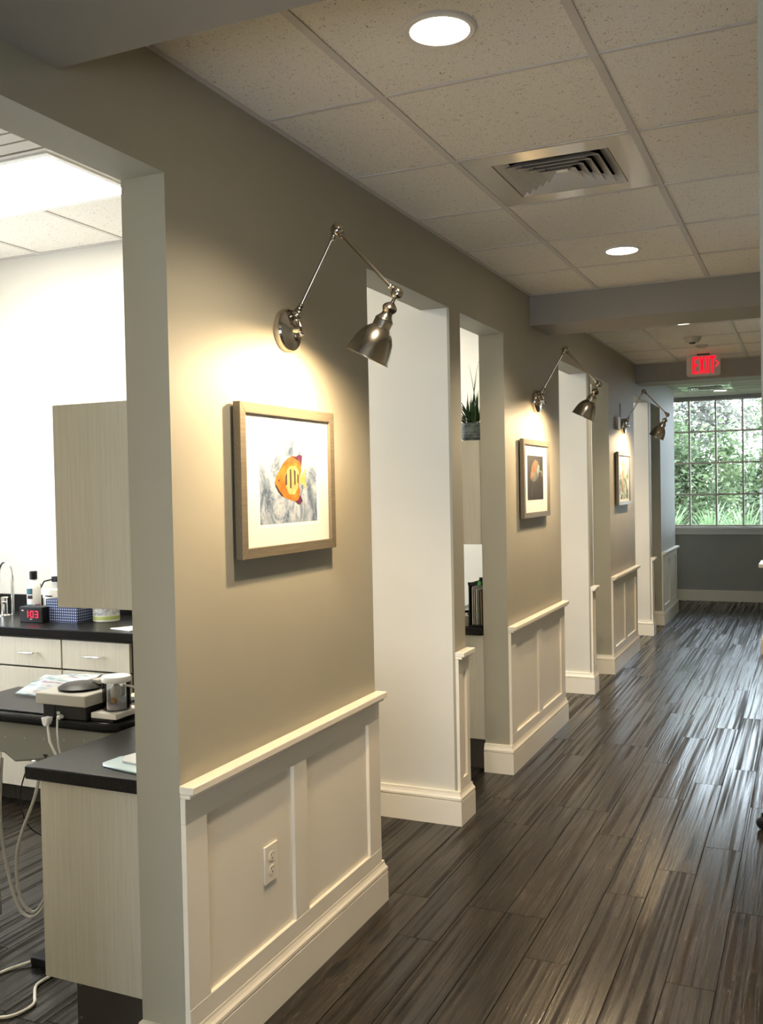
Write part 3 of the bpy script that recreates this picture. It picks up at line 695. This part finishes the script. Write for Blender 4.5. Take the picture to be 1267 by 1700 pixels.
# patterned box
def pat():
    m = mat('navy_pattern', (.02, .04, .12), .5); t = NT(m); c = t.n('ShaderNodeTexCoord'); sx = t.n('ShaderNodeSeparateXYZ'); t.l(c.outputs['Object'], sx.inputs[0])
    def mth(op, a, b=None):
        q = t.n('ShaderNodeMath', _operation=op)
        for i, v in enumerate((a, b)):
            if v is None: continue
            if isinstance(v, (int, float)): q.inputs[i].default_value = v
            else: t.l(v, q.inputs[i])
        return q.outputs[0]
    hx = mth('ADD', sx.outputs[0], sx.outputs[1]); k = 2*PI/.028
    a = mth('COSINE', mth('MULTIPLY', hx, k)); b_ = mth('COSINE', mth('MULTIPLY', sx.outputs[2], k))
    d = mth('MULTIPLY', mth('ABSOLUTE', a), mth('ABSOLUTE', b_)); s1 = mth('MAXIMUM', mth('POWER', mth('ABSOLUTE', a), 12.), mth('POWER', mth('ABSOLUTE', b_), 12.)); s1 = mth('MULTIPLY', s1, d)
    t.l(t.ramp(s1, [(.30, (.008, .018, .075)), (.45, (.05, .09, .20)), (.72, (.60, .64, .74))]), t.b.inputs['Base Color']); return m
t = thing('tissue_box', (-2.0, 3.9, ZC), 'navy box with white star lattice pattern on the countertop', 'box')
MB().box(-2.124, -1.915, 3.80, 3.99, ZC, ZC+.120).build('box', pat(), t, bevel=.0015)
# wipes tub
t = thing('wipes_tub', (-1.84, 3.93, ZC), 'white round tub with lime green band under the wall cabinet', 'tub')
MB().lathe([(.064, 0), (.068, .004), (.068, .125), (.063, .13)], (-1.838, 3.93, ZC), (0, 0, 1), 32).build('tub', M_white, t)
MB().lathe([(.0684, .012), (.0684, .030)], (-1.838, 3.93, ZC), (0, 0, 1), 32, False).build('green_band', mat('lime', (.45, .52, .16), .5), t)
MB().lathe([(.0684, .034), (.0684, .115)], (-1.838, 3.93, ZC), (0, 0, 1), 32, False).build('label_wrap', grad_mat('tub_label', (.34, .36, .42), (.70, .69, .64), 60), t)
MB().lathe([(.070, .128), (.070, .150), (.060, .156)], (-1.838, 3.93, ZC), (0, 0, 1), 32).build('lid', M_white, t)
# papers at right of the counter
t = thing('paper_stack', (-1.55, 3.72, ZC), 'white folded papers at the right end of the long countertop', 'paper')
MB().prism([(-1.62, 3.70), (-1.47, 3.66), (-1.40, 3.80), (-1.50, 3.84)], 2, ZC, ZC+.004).build('sheet', M_white, t, smooth=False)
MB().prism([(-1.57, 3.71), (-1.44, 3.70), (-1.40, 3.79), (-1.50, 3.81)], 2, ZC+.004, ZC+.009).build('sheet', M_white, t, smooth=False)
# outlet on white wall with black plug, white gadget
t = thing('power_outlet', (-2.37, 4.166, 1.13), 'white wall outlet with a black plug above the patterned box', 'outlet')
MB().box(-2.42, -2.345, 4.160, 4.167, 1.075, 1.195).build('cover_plate', M_white, t, bevel=.002)
MB().rbox(-2.395, -2.355, 4.128, 4.160, 1.085, 1.115, .006).build('plug', M_black, t)
MB().tube([(-2.385, 4.13, 1.10), (-2.42, 4.10, 1.09), (-2.44, 4.09, 1.05), (-2.45, 4.09, .98), (-2.45, 4.09, .93)], .0045, 8).build('cord', M_black, t)
t = thing('charger', (-2.36, 4.1, ZC), 'white charging stand with dark button behind the patterned box', 'charger')
MB().rbox(-2.41, -2.30, 4.07, 4.13, ZC, ZC+.135, .01).build('stand', M_white, t, bevel=.003)
MB().box(-2.385, -2.335, 4.0685, 4.0705, ZC+.095, ZC+.101).build('label_mark', M_blk2, t)
MB().lathe([(.012, 0), (.010, .004)], (-2.385, 4.07, ZC+.035), (0, -1, 0), 12).build('button', M_black, t)

# ---- delivery unit of the dental chair
t = thing('instrument_tray', (-.95, 2.75, 0), 'grey dental delivery arm with a black round-ended tray top on a post', 'dental unit')
top = [(-1.45, 2.54), (-.68, 2.54), (-.62, 2.56), (-.592, 2.61), (-.590, 2.70), (-.605, 2.83), (-.66, 2.90), (-.74, 2.93), (-1.45, 2.93)]
MB().prism(top, 2, .762, .797).build('tray_top', M_stone, t, bevel=.012, seg=3)
MB().prism([(-1.40, 2.57), (-.80, 2.57), (-.80, 2.90), (-1.40, 2.90)], 2, .797, .803).build('tray_mat', M_black, t, bevel=.002)
# grey underbody tapering (side outline extruded in depth)
body_ = [(-1.45, .760), (-.668, .760), (-.655, .752), (-.655, .712), (-.67, .700), (-.78, .690), (-.90, .650), (-1.05, .622), (-1.12, .612), (-1.17, .640), (-1.45, .650)]
MB().prism(body_, 1, 2.575, 2.88).build('arm_body', M_greyp, t, bevel=.008)
b = MB()
for k in range(6): b.lathe([(.0035, 0), (.002, .002)], (-1.16+k*.068*1.35, 2.575, .700+k*.005), (0, -1, 0), 8)
b.build('rivet', M_lgrey, t)
MB().lathe([(.055, 0), (.055, .05), (.045, .06)], (-1.06, 2.70, .555), (0, 0, 1), 24).build('hub', M_greyp, t)
MB().lathe([(.16, 0), (.16, .012), (.05, .03), (.030, .04), (.030, .56)], (-.86, 2.80, 0), (0, 0, 1), 24).build('post', M_greyp, t)
MB().box(-1.06, -.86, 2.77, 2.83, .56, .615).build('support_arm', M_greyp, t, bevel=.01)
# triangle mark and knob under the body
MB().prism([(-.982, .655), (-.958, .655), (-.970, .64)], 1, 2.572, 2.5755).build('arrow_mark', M_blk2, t, smooth=False)
# hoses
def hose(pts, r, m, name='hose'):
    P = [Vector(p) for p in pts]; out = []
    for i in range(len(P)-1):
        p0, p1, p2, p3 = P[max(i-1, 0)], P[i], P[i+1], P[min(i+2, len(P)-1)]
        for s in range(6):
            u = s/6; out.append(.5*((2*p1)+(-p0+p2)*u+(2*p0-5*p1+4*p2-p3)*u*u+(-p0+3*p1-3*p2+p3)*u**3))
    out.append(P[-1]); return MB().tube(out, r, 8).build(name, m, t)
hose([(-1.05, 2.66, .565), (-1.04, 2.66, .50), (-1.01, 2.66, .42), (-1.00, 2.66, .30), (-.99, 2.67, .16), (-.95, 2.72, .05), (-.90, 2.76, .04)], .0125, M_greyp)
hose([(-1.02, 2.60, .61), (-1.03, 2.58, .50), (-1.09, 2.56, .34), (-1.11, 2.56, .22), (-1.09, 2.56, .12), (-1.04, 2.57, .08), (-.985, 2.58, .16), (-.975, 2.60, .28), (-.99, 2.61, .42), (-.995, 2.63, .565)], .0060, M_lgrey)
hose([(-1.185, 2.58, .62), (-1.18, 2.56, .45), (-1.17, 2.56, .30), (-1.13, 2.56, .14), (-1.09, 2.56, .075), (-1.03, 2.56, .07), (-.98, 2.57, .13), (-.965, 2.60, .22)], .0055, M_lgrey)
hose([(-1.19, 2.56, .63), (-1.185, 2.54, .40), (-1.185, 2.54, .20), (-1.18, 2.54, .06)], .010, M_greyp)
hose([(-1.06, 2.66, .56), (-1.03, 2.66, .46), (-.98, 2.68, .40), (-.94, 2.72, .38), (-.88, 2.78, .42)], .010, M_blk2)
hose([(-1.08, 2.60, .60), (-1.10, 2.58, .50), (-1.08, 2.58, .40), (-1.03, 2.60, .35), (-.97, 2.64, .34)], .0025, M_black, 'cable')
hose([(-.63, 2.66, .80), (-.61, 2.72, .85), (-.62, 2.78, .92), (-.68, 2.82, .93), (-.74, 2.80, .905)], .006, M_black, 'cable')
hose([(-.655, 2.62, .915), (-.61, 2.64, .90), (-.585, 2.66, .84), (-.58, 2.66, .78), (-.59, 2.66, .75)], .004, M_lgrey, 'cable')

# device box on the tray
t = thing('control_box', (-.86, 2.62, .80), 'black electrical box with pale grey lid and two white plugs on the tray', 'device')
MB().box(-.948, -.757, 2.545, 2.72, .762+.0355, .845).build('housing', M_blk2, t, bevel=.003)
MB().rbox(-.975, -.750, 2.535, 2.75, .845, .885, .008).build('lid', M_lgrey, t, bevel=.004)
MB().box(-.935, -.893, 2.5425, 2.546, .800, .842).build('switch_plate', M_black, t, smooth=False)
MB().box(-.884, -.870, 2.5425, 2.546, .812, .822).build('port', M_lgrey, t, smooth=False)
MB().prism([(-.93, .803), (-.900, .803), (-.905, .780), (-.915, .772), (-.925, .780)], 1, 2.515, 2.543).build('plug', M_white, t, bevel=.002)
MB().tube([(-.913, 2.528, .776), (-.902, 2.525, .72), (-.885, 2.54, .66), (-.878, 2.555, .648)], .0048, 8).build('power_cord', M_white, t)
MB().lathe([(.008, 0), (.008, .018), (.004, .022)], (-.862, 2.544, .806), (0, -1, 0), 12).build('plug', M_white, t)
MB().tube([(-.862, 2.522, .804), (-.865, 2.522, .76), (-.878, 2.54, .70), (-.880, 2.555, .655)], .0032, 8).build('power_cord', M_white, t)
# black handpieces lying on the lid
t = thing('instrument_case', (-.85, 2.64, .885), 'rounded black instrument case lying on the pale grey lid', 'case')
MB().lathe([(0, 0), (.075, .001), (.078, .008), (.06, .018), (.03, .024), (0, .025)], (-.862, 2.64, .8855), (0, 0, 1), 26, False).build('case', M_black, t)
MB().rbox(-.83, -.79, 2.66, 2.72, .900, .916, .008).build('end_cap', M_lgrey, t, bevel=.003)
# pouch
t = thing('sterile_pouch', (-1.09, 2.72, .80), 'crinkled white and pale blue sterile pouch at the left end of the tray', 'pouch')
vs = []; fs = []; nu, nv = 12, 8
rr = random.Random(5)
for top_ in (1, 0):
    for i in range(nu+1):
        for j in range(nv+1):
            u, v = i/nu, j/nv; bul = math.sin(PI*u)*math.sin(PI*v)
            x = -1.30+.285*u+.03*v; y = 2.765+.13*v
            z = .806+.070*v*(.7+.3*u)+(.028*bul+.003+rr.uniform(0, .005) if top_ else 0)
            vs.append((x, y, z))
n1 = (nu+1)*(nv+1)
for i in range(nu):
    for j in range(nv):
        a = i*(nv+1)+j; fs.append((a, a+nv+1, a+nv+2, a+1)); fs.append((n1+a, n1+a+1, n1+a+nv+2, n1+a+nv+1))
for i in range(nu): 
    for j in (0, nv): a = i*(nv+1)+j; fs.append((a, a+nv+1, n1+a+nv+1, n1+a))
for j in range(nv):
    for i in (0, nu): a = i*(nv+1)+j; fs.append((a, a+1, n1+a+1, n1+a))
mp_ = mat('pouch_film', (.66, .72, .74), .25); tt = NT(mp_); nn = tt.noise(tt.coord((5, 30, 30)), 1.2, 2)
tt.l(tt.ramp(nn, [(.36, (.10, .20, .24)), (.44, (.38, .46, .50)), (.58, (.56, .56, .54)), (.68, (.25, .18, .27))]), tt.b.inputs['Base Color'])
MB().add(vs, fs).build('pouch_body', mp_, t)
MB().box(-1.03, -.99, 2.80, 2.895, .868, .873).build('sealed_edge', M_white, t, bevel=.001)
# tile and jar
t = thing('tile_pad', (-.70, 2.62, .80), 'square off white pad under the clear jar', 'pad')
MB().box(-.748, -.640, 2.56, 2.70, .807, .826).build('pad', mat('pad_cream', (.80, .74, .66), .4), t, bevel=.002)
MB().box(-.747, -.652, 2.56, 2.72, .7975, .807).build('foot', M_black, t)
t = thing('sample_jar', (-.706, 2.64, .826), 'clear round jar with white lid and a yellow piece inside', 'jar')
MB().lathe([(.048, 0), (.049, .003), (.049, .096), (.047, .096), (.047, .004), (0, .004)], (-.697, 2.635, .826), (0, 0, 1), 32, False).build('jar_glass', M_clear, t)
MB().lathe([(.0495, .097), (.051, .100), (.051, .112), (.048, .116)], (-.697, 2.635, .826), (0, 0, 1), 32).build('lid', M_white, t)
MB().lathe([(.044, .004), (.045, .020), (.040, .024)], (-.697, 2.635, .826), (0, 0, 1), 24).build('contents', mat('pinkish_paste', (.78, .66, .64), .5), t)
MB().ball((-.692, 2.612, .858), .012).build('yellow_piece', mat('amber', (.55, .30, .04), .4), t)
MB().lathe([(0, 0), (.016, .01), (.020, .04), (.012, .062), (0, .068)], (-.712, 2.645, .846), (.1, 0, 1), 16, False).build('tooth_model', mat('tooth_cream', (.72, .62, .48), .4), t)
# dental chair (mostly hidden)
t = thing('dental_chair', (-.92, 3.2, 0), 'beige upholstered treatment chair half hidden behind the nearest pier', 'chair')
MB().rbox(-1.105, -.70, 3.02, 3.44, .50, .745, .09, 6).build('backrest', M_beige, t, bevel=.05, seg=4)
MB().lathe([(.13, 0), (.13, .02), (.05, .04), (.05, .50)], (-.88, 3.22, 0), (0, 0, 1), 24).build('pedestal', M_greyp, t)
MB().tube([(-1.10, 3.10, .60), (-1.14, 3.06, .56), (-1.15, 3.05, .50)], .012, 8).build('side_lever', M_chrome, t)
MB().box(-.98, -.78, 3.12, 3.32, .47, .502).build('seat_plate', M_greyp, t)

# items on the near counter
ZN = .791
t = thing('clear_folder', (-.27, 2.2, ZN), 'lower pale blue clear plastic sleeve on the near black countertop', 'folder', None)
MB().prism([(-.345, 2.150), (-.20, 2.125), (-.15, 2.13), (-.15, 2.30), (-.28, 2.33), (-.36, 2.24), (-.365, 2.17)], 2, ZN, ZN+.006).build('sleeve', mat('aqua_film', (.52, .66, .66), .18), t, bevel=.002)
t = thing('clear_folder', (-.25, 2.24, ZN+.006), 'upper pale pink clear plastic sleeve on the near black countertop', 'folder', None)
MB().prism([(-.31, 2.19), (-.15, 2.165), (-.15, 2.32), (-.25, 2.345), (-.315, 2.30), (-.335, 2.23)], 2, ZN+.006, ZN+.013).build('sleeve', mat('pale_film', (.72, .70, .68), .2), t, bevel=.002)
t = thing('computer_mouse', (-.38, 2.40, ZN), 'white and black computer mouse on the near countertop at the pier edge', 'mouse')
MB().lathe([(0, 0), (.032, 0), (.034, .010), (.030, .014)], (-.375, 2.41, ZN), (0, 0, 1), 24, False).build('base', M_black, t)
MB().lathe([(.030, .014), (.028, .026), (.018, .036), (0, .039)], (-.375, 2.41, ZN), (0, 0, 1), 24, False).build('shell', mat('pinkish_white', (.80, .70, .68), .3), t)

# items on the counter of the second room
t = thing('paper_tray', (-.27, 5.12, ZN), 'grey box of white papers beside the file sorter', 'box')
MB().box(-.36, -.240, 5.06, 5.22, ZN, ZN+.058).build('box', M_greyp, t, bevel=.002)
for k in range(3): MB().prism([(-.36+.01*k, 5.05), (-.240-.004*k, 5.055), (-.242, 5.21), (-.35, 5.22)], 2, ZN+.0585+.0065*k, ZN+.0645+.0065*k).build('sheet', M_white, t, smooth=False)
MB().prism([(-.36, 5.07), (-.26, 5.06), (-.245, 5.10), (-.36, 5.18)], 2, ZN+.078, ZN+.088).build('dark_cover', M_black, t, smooth=False)
t = thing('tape_roll', (-.262, 5.27, ZN), 'small tan and white roll standing between papers and file sorter', 'roll')
MB().lathe([(.012, 0), (.028, 0), (.028, .085), (.012, .085), (.012, 0)], (-.262, 5.27, ZN+.0), (0, 0, 1), 20, False).build('roll', mat('tan_roll', (.60, .42, .26), .6), t)
t = thing('file_sorter', (-.19, 5.15, ZN), 'black file sorter holding upright papers beside the pier', 'file holder')
MB().box(-.225, -.155, 5.04, 5.24, ZN, ZN+.010).box(-.232, -.226, 5.04, 5.24, ZN, ZN+.245).box(-.232, -.150, 5.232, 5.24, ZN, ZN+.26).box(-.235, -.145, 5.04, 5.048, ZN+.235, ZN+.25).build('rack', M_black, t)
for k, x in enumerate((-.215, -.202, -.190, -.178, -.165)):
    MB().prism([(x, 5.05), (x+.003, 5.05), (x+.003+.004, 5.22), (x+.004, 5.22)], 2, ZN+.012, ZN+.225-.006*k).build('folder', [M_white, M_lgrey, M_white, M_greyp, mat('brown_folder', (.28, .20, .12), .7)][k], t, smooth=False)
MB().box(-.176, -.158, 5.036, 5.04, ZN+.236, ZN+.258).build('green_tag', mat('green_tag', (.05, .35, .06), .5), t)

# potted plant
t = thing('potted_plant', (-.235, 5.20, 1.83), 'spiky green plant in a rippled blue-grey pot on the wall cabinet', 'plant')
pc = (-.232, 5.19, 1.830)
pp = []
for i in range(25):
    z = .105*i/24; r = .060+.018*(1-math.exp(-z/.02))+.0016*math.sin(z*2*PI/.017); pp.append((r, z))
MB().lathe([(0, 0)]+pp+[(.070, .104), (.068, .09), (0, .09)], pc, (0, 0, 1), 36, False).build('pot', grad_mat('pot_glaze', (.10, .12, .12), (.24, .27, .26), 25), t)
MB().lathe([(0, .091), (.067, .093)], pc, (0, 0, 1), 24, False).build('soil', M_soil, t)
rl = random.Random(11)
def blade(base, az, length, lean, width, m, curl=1.2, seg=7):
    d = Vector((math.cos(az), math.sin(az), 0)); side = Vector((-d.y, d.x, 0)); p = Vector(base); vs = []; fs = []
    for i in range(seg+1):
        u = i/seg; ang = lean+curl*u*u; w = width*(1-u**1.6)*(.55+.45*min(1, u*4))+.0004
        nrm = (d*math.cos(ang)-Vector((0, 0, 1))*math.sin(ang))*(-1)
        vs += [p-side*w, p+d*.0-Vector((0, 0, 0))+nrm*(w*.25), p+side*w]
        p = p+(d*math.sin(ang)+Vector((0, 0, 1))*math.cos(ang))*(length/seg)
    for i in range(seg):
        for k in (0, 1): a = i*3+k; fs.append((a, a+1, a+4, a+3))
    MB().add(vs, fs).build('leaf', m, t)
top_ = (pc[0], pc[1], pc[2]+.09)
for k in range(7): blade((pc[0]+rl.uniform(-.03, .03), pc[1]+rl.uniform(-.03, .03), top_[2]), [-.1, 2.9, 3.3, -.4, .3, 2.7, 3.5][k], [.40, .36, .30, .30, .26, .30, .24][k], [.0, .12, .45, .12, .08, .6, .8][k], .0055, M_leaf, [.42, .15, .7, .2, .3, .4, .6][k], 10)
for k in range(70):
    a = rl.uniform(0, 2*PI); rr_ = rl.uniform(0, .055)
    a2 = a+rl.uniform(-.5, .5); kk = .15 if math.cos(a2) > .1 else 1.
    blade((pc[0]+rr_*math.cos(a)-.012, pc[1]+rr_*math.sin(a), top_[2]+rl.uniform(0, .03)), a2, rl.uniform(.09, .19), rl.uniform(.1, 1.0)*kk, rl.uniform(.006, .013)*(.6 if kk < 1 else 1), M_leaf if k % 3 else M_leaf2, rl.uniform(.1, .9)*kk, 4)

# cord and foot pedal on the floor
t = thing('foot_pedal', (-.80, 2.42, 0), 'black foot pedal on the dark floor beside the near cabinet', 'pedal')
MB().rbox(-.885, -.79, 2.385, 2.46, .001, .032, .01).build('pedal', M_black, t, bevel=.004)
MB().tube([(-.79, 2.43, .02), (-.74, 2.45, .05), (-.70, 2.46, .03), (-.66, 2.46, .012)], .004, 8).build('cable', M_black, t)
t = thing('floor_cord', (-.8, 2.2, 0), 'cream cord looping across the floor from the black pedal', 'cord')
def sm(pts, r, m, name):
    P = [Vector(p) for p in pts]; out = []
    for i in range(len(P)-1):
        p0, p1, p2, p3 = P[max(i-1, 0)], P[i], P[i+1], P[min(i+2, len(P)-1)]
        for s in range(6):
            u = s/6; out.append(.5*((2*p1)+(-p0+p2)*u+(2*p0-5*p1+4*p2-p3)*u*u+(-p0+3*p1-3*p2+p3)*u**3))
    out.append(P[-1]); MB().tube(out, r, 8).build(name, m, t)
sm([(-1.10, 2.20, .006), (-.96, 2.26, .006), (-.92, 2.34, .006), (-.885, 2.39, .012)], .005, M_white2, 'cord_end')
sm([(-.80, 2.39, .012), (-.765, 2.36, .006), (-.76, 2.29, .006), (-.72, 2.24, .006), (-.685, 2.20, .006), (-.685, 2.15, .006), (-.71, 2.11, .006), (-.78, 2.08, .006), (-.9, 2.06, .006)], .005, M_white2, 'cord_loop')

# rolling chair whose foot pokes into the frame at right
sx_, sy_ = 1.578, 4.62
t = thing('rolling_stool', (sx_, sy_, 0), 'black caster of a rolling stool poking in at the right edge', 'stool')
MB().lathe([(.028, .08), (.030, .12), (.022, .13), (.022, .42)], (sx_, sy_, 0), (0, 0, 1), 20).build('column', M_black, t)
for k in range(5):
    a = PI+.05+k*2*PI/5; ex, ey = sx_+.27*math.cos(a), sy_+.27*math.sin(a)
    MB().tube([(sx_, sy_, .105), (ex, ey, .070)], [.020, .013], 10).build('base_leg', M_black, t)
    c_ = MB(); c_.lathe([(0, -.022), (.020, -.022), (.028, -.016), (.028, -.004), (.02, 0), (.02, .002), (.028, .004), (.028, .016), (.020, .022), (0, .022)], (ex, ey, .028), (math.cos(a+1.2), math.sin(a+1.2), 0), 18, False)
    c_.tube([(ex, ey, .03), (ex, ey, .072)], .009, 8); c_.build('caster', M_black, t)
MB().lathe([(0, .42), (.17, .42), (.185, .44), (.185, .47), (.17, .495), (0, .50)], (sx_, sy_, 0), (0, 0, 1), 32, False).build('seat', M_black, t)

# ------------------------------------------------------------------ garden outside
G0 = MB().add([(-14, YE+.15, -.1), (16, YE+.15, -.1), (16, 40, .3), (-14, 40, .3)], [(0, 1, 2, 3)])
gm = mat('grass', (.05, .10, .02), .9); tt = NT(gm); tt.l(tt.ramp(tt.noise(tt.coord((1, 1, 1)), 3, 4), [(.3, (.03, .07, .015)), (.7, (.12, .17, .05))]), tt.b.inputs['Base Color'])
G0.build('ground', gm, kind='structure', smooth=False)
def leafmat(name, a, b, tr=.5):
    m = bpy.data.materials.new(name); m.use_nodes = True; t = m.node_tree; bs = t.nodes['Principled BSDF']; o = t.nodes['Material Output']
    oi = t.nodes.new('ShaderNodeTexCoord'); n = t.nodes.new('ShaderNodeTexNoise'); n.inputs['Scale'].default_value = 4.; r = t.nodes.new('ShaderNodeValToRGB')
    r.color_ramp.elements[0].color = (*a, 1); r.color_ramp.elements[0].position = .35; r.color_ramp.elements[1].color = (*b, 1); r.color_ramp.elements[1].position = .65
    t.links.new(oi.outputs['Object'], n.inputs['Vector']); t.links.new(n.outputs['Fac'], r.inputs[0]); t.links.new(r.outputs[0], bs.inputs['Base Color'])
    tl = t.nodes.new('ShaderNodeBsdfTranslucent'); mx = t.nodes.new('ShaderNodeMixShader'); mx.inputs[0].default_value = tr
    t.links.new(r.outputs[0], tl.inputs[0]); t.links.new(bs.outputs[0], mx.inputs[1]); t.links.new(tl.outputs[0], mx.inputs[2]); t.links.new(mx.outputs[0], o.inputs[0]); bs.inputs['Roughness'].default_value = .4
    return m
L1 = leafmat('shrub_leaf', (.035, .065, .025), (.20, .26, .13)); L2 = leafmat('tree_leaf', (.07, .07, .055), (.24, .24, .20)); L3 = leafmat('strap_leaf', (.05, .11, .04), (.24, .33, .17))
M_bark = mat('bark', (.16, .12, .10), .9)
rg = random.Random(21)
def shrub(name, x, y, z0, rx, ry, rz, n, size, m, label, cat='shrub'):
    t = thing(name, (x, y, 0), label, cat)
    vs = []; fs = []
    cl = [(rg.gauss(0, .45), rg.gauss(0, .45), rg.gauss(0, .42)) for _ in range(26)]
    for i in range(n):
        c = cl[i % 26]; p = Vector((x+(c[0]+rg.gauss(0, .20))*rx, y+(c[1]+rg.gauss(0, .2))*ry, z0+(c[2]+rg.gauss(0, .2))*rz))
        if p.z < .05 or p.y < YE+.3: continue
        a = Vector((rg.gauss(0, 1), rg.gauss(0, 1), rg.gauss(0, .6))).normalized(); b_ = a.orthogonal().normalized(); b_ = Quaternion(a, rg.uniform(0, 6.28)) @ b_
        s = size*rg.uniform(.6, 1.3); k = len(vs)
        vs += [p-a*s, p+b_*s*.42, p+a*s, p-b_*s*.42]; fs.append((k, k+1, k+2, k+3))
    MB().add(vs, fs).build('foliage', m, t, kind='stuff', smooth=False)
    b = MB()
    b.tube([(x, y, -.1), (x+.05, y, z0*.5), (x, y+.05, z0)], [.07, .05, .025], 8)
    for q in range(18):
        c = cl[q]; e_ = Vector((x+c[0]*rx, y+c[1]*ry, z0+c[2]*rz)); b.tube([(x, y, z0*.35+.02*q), ((x+e_.x)/2+.1, (y+e_.y)/2, (z0*.4+e_.z)/2), e_], [.022, .014, .006], 6)
    b.build('trunk', M_bark, t)
shrub('leafy_shrub', -.50, 17.0, 1.55, .85, .62, 1.25, 7500, .055, L1, 'dense leafy shrub beyond the left part of the far window')
shrub('leafy_shrub', .62, 19.6, 1.50, .95, .7, 1.25, 8000, .06, L1, 'dense leafy shrub set farther back, in the middle of the far window')
shrub('garden_tree', -1.1, 22.8, 3.0, 1.6, .9, 2.0, 5000, .08, L2, 'loose tree rising behind the left-hand shrub outside', 'tree')
shrub('garden_tree', 1.6, 26.2, 2.4, 1.5, .9, 1.7, 4000, .08, L2, 'loose pale tree at the right of the far window', 'tree')
def clump(x, y, label, n=34, g='strap-leaved plants under the far window'):
    t = thing('strap_leaved_plant', (x, y, 0), label, 'plant')
    vs = []; fs = []
    for i in range(n):
        az = rg.uniform(0, 6.28); ln = rg.uniform(.5, .85); lean = rg.uniform(.1, .5); curl = rg.uniform(.5, 1.5); w = rg.uniform(.014, .024)
        d = Vector((math.cos(az), math.sin(az), 0)); side = Vector((-d.y, d.x, 0)); p = Vector((x+.08*d.x, y+.08*d.y, .55)); k0 = len(vs); sg = 6
        for s in range(sg+1):
            u = s/sg; an = lean+curl*u*u; ww = w*(1-u**2)+.002; vs += [p-side*ww, p+side*ww]; p = p+(d*math.sin(an)+Vector((0, 0, 1))*math.cos(an))*(ln/sg)
        for s in range(sg): a = k0+2*s; fs.append((a, a+1, a+3, a+2))
    MB().add(vs, fs).build('leaves', L3, t, kind='stuff')
    MB().lathe([(.14, -.1), (.12, .3), (.08, .56)], (x, y, 0), (0, 0, 1), 10).build('crown', M_bark, t)
for x, y, l in [(-.42, 14.35, 'arching strap-leaved plant lowest at the far left pane'), (.66, 14.35, 'strap-leaved plant outside the right-hand panes, close to the glass'), (.12, 15.40, 'strap-leaved plant set back in the middle of the window'),
        (1.38, 15.75, 'strap-leaved plant outside beyond the right edge of the view'), (-.98, 15.45, 'strap-leaved plant set back at the left edge of the window')]: clump(x, y, l, 48)
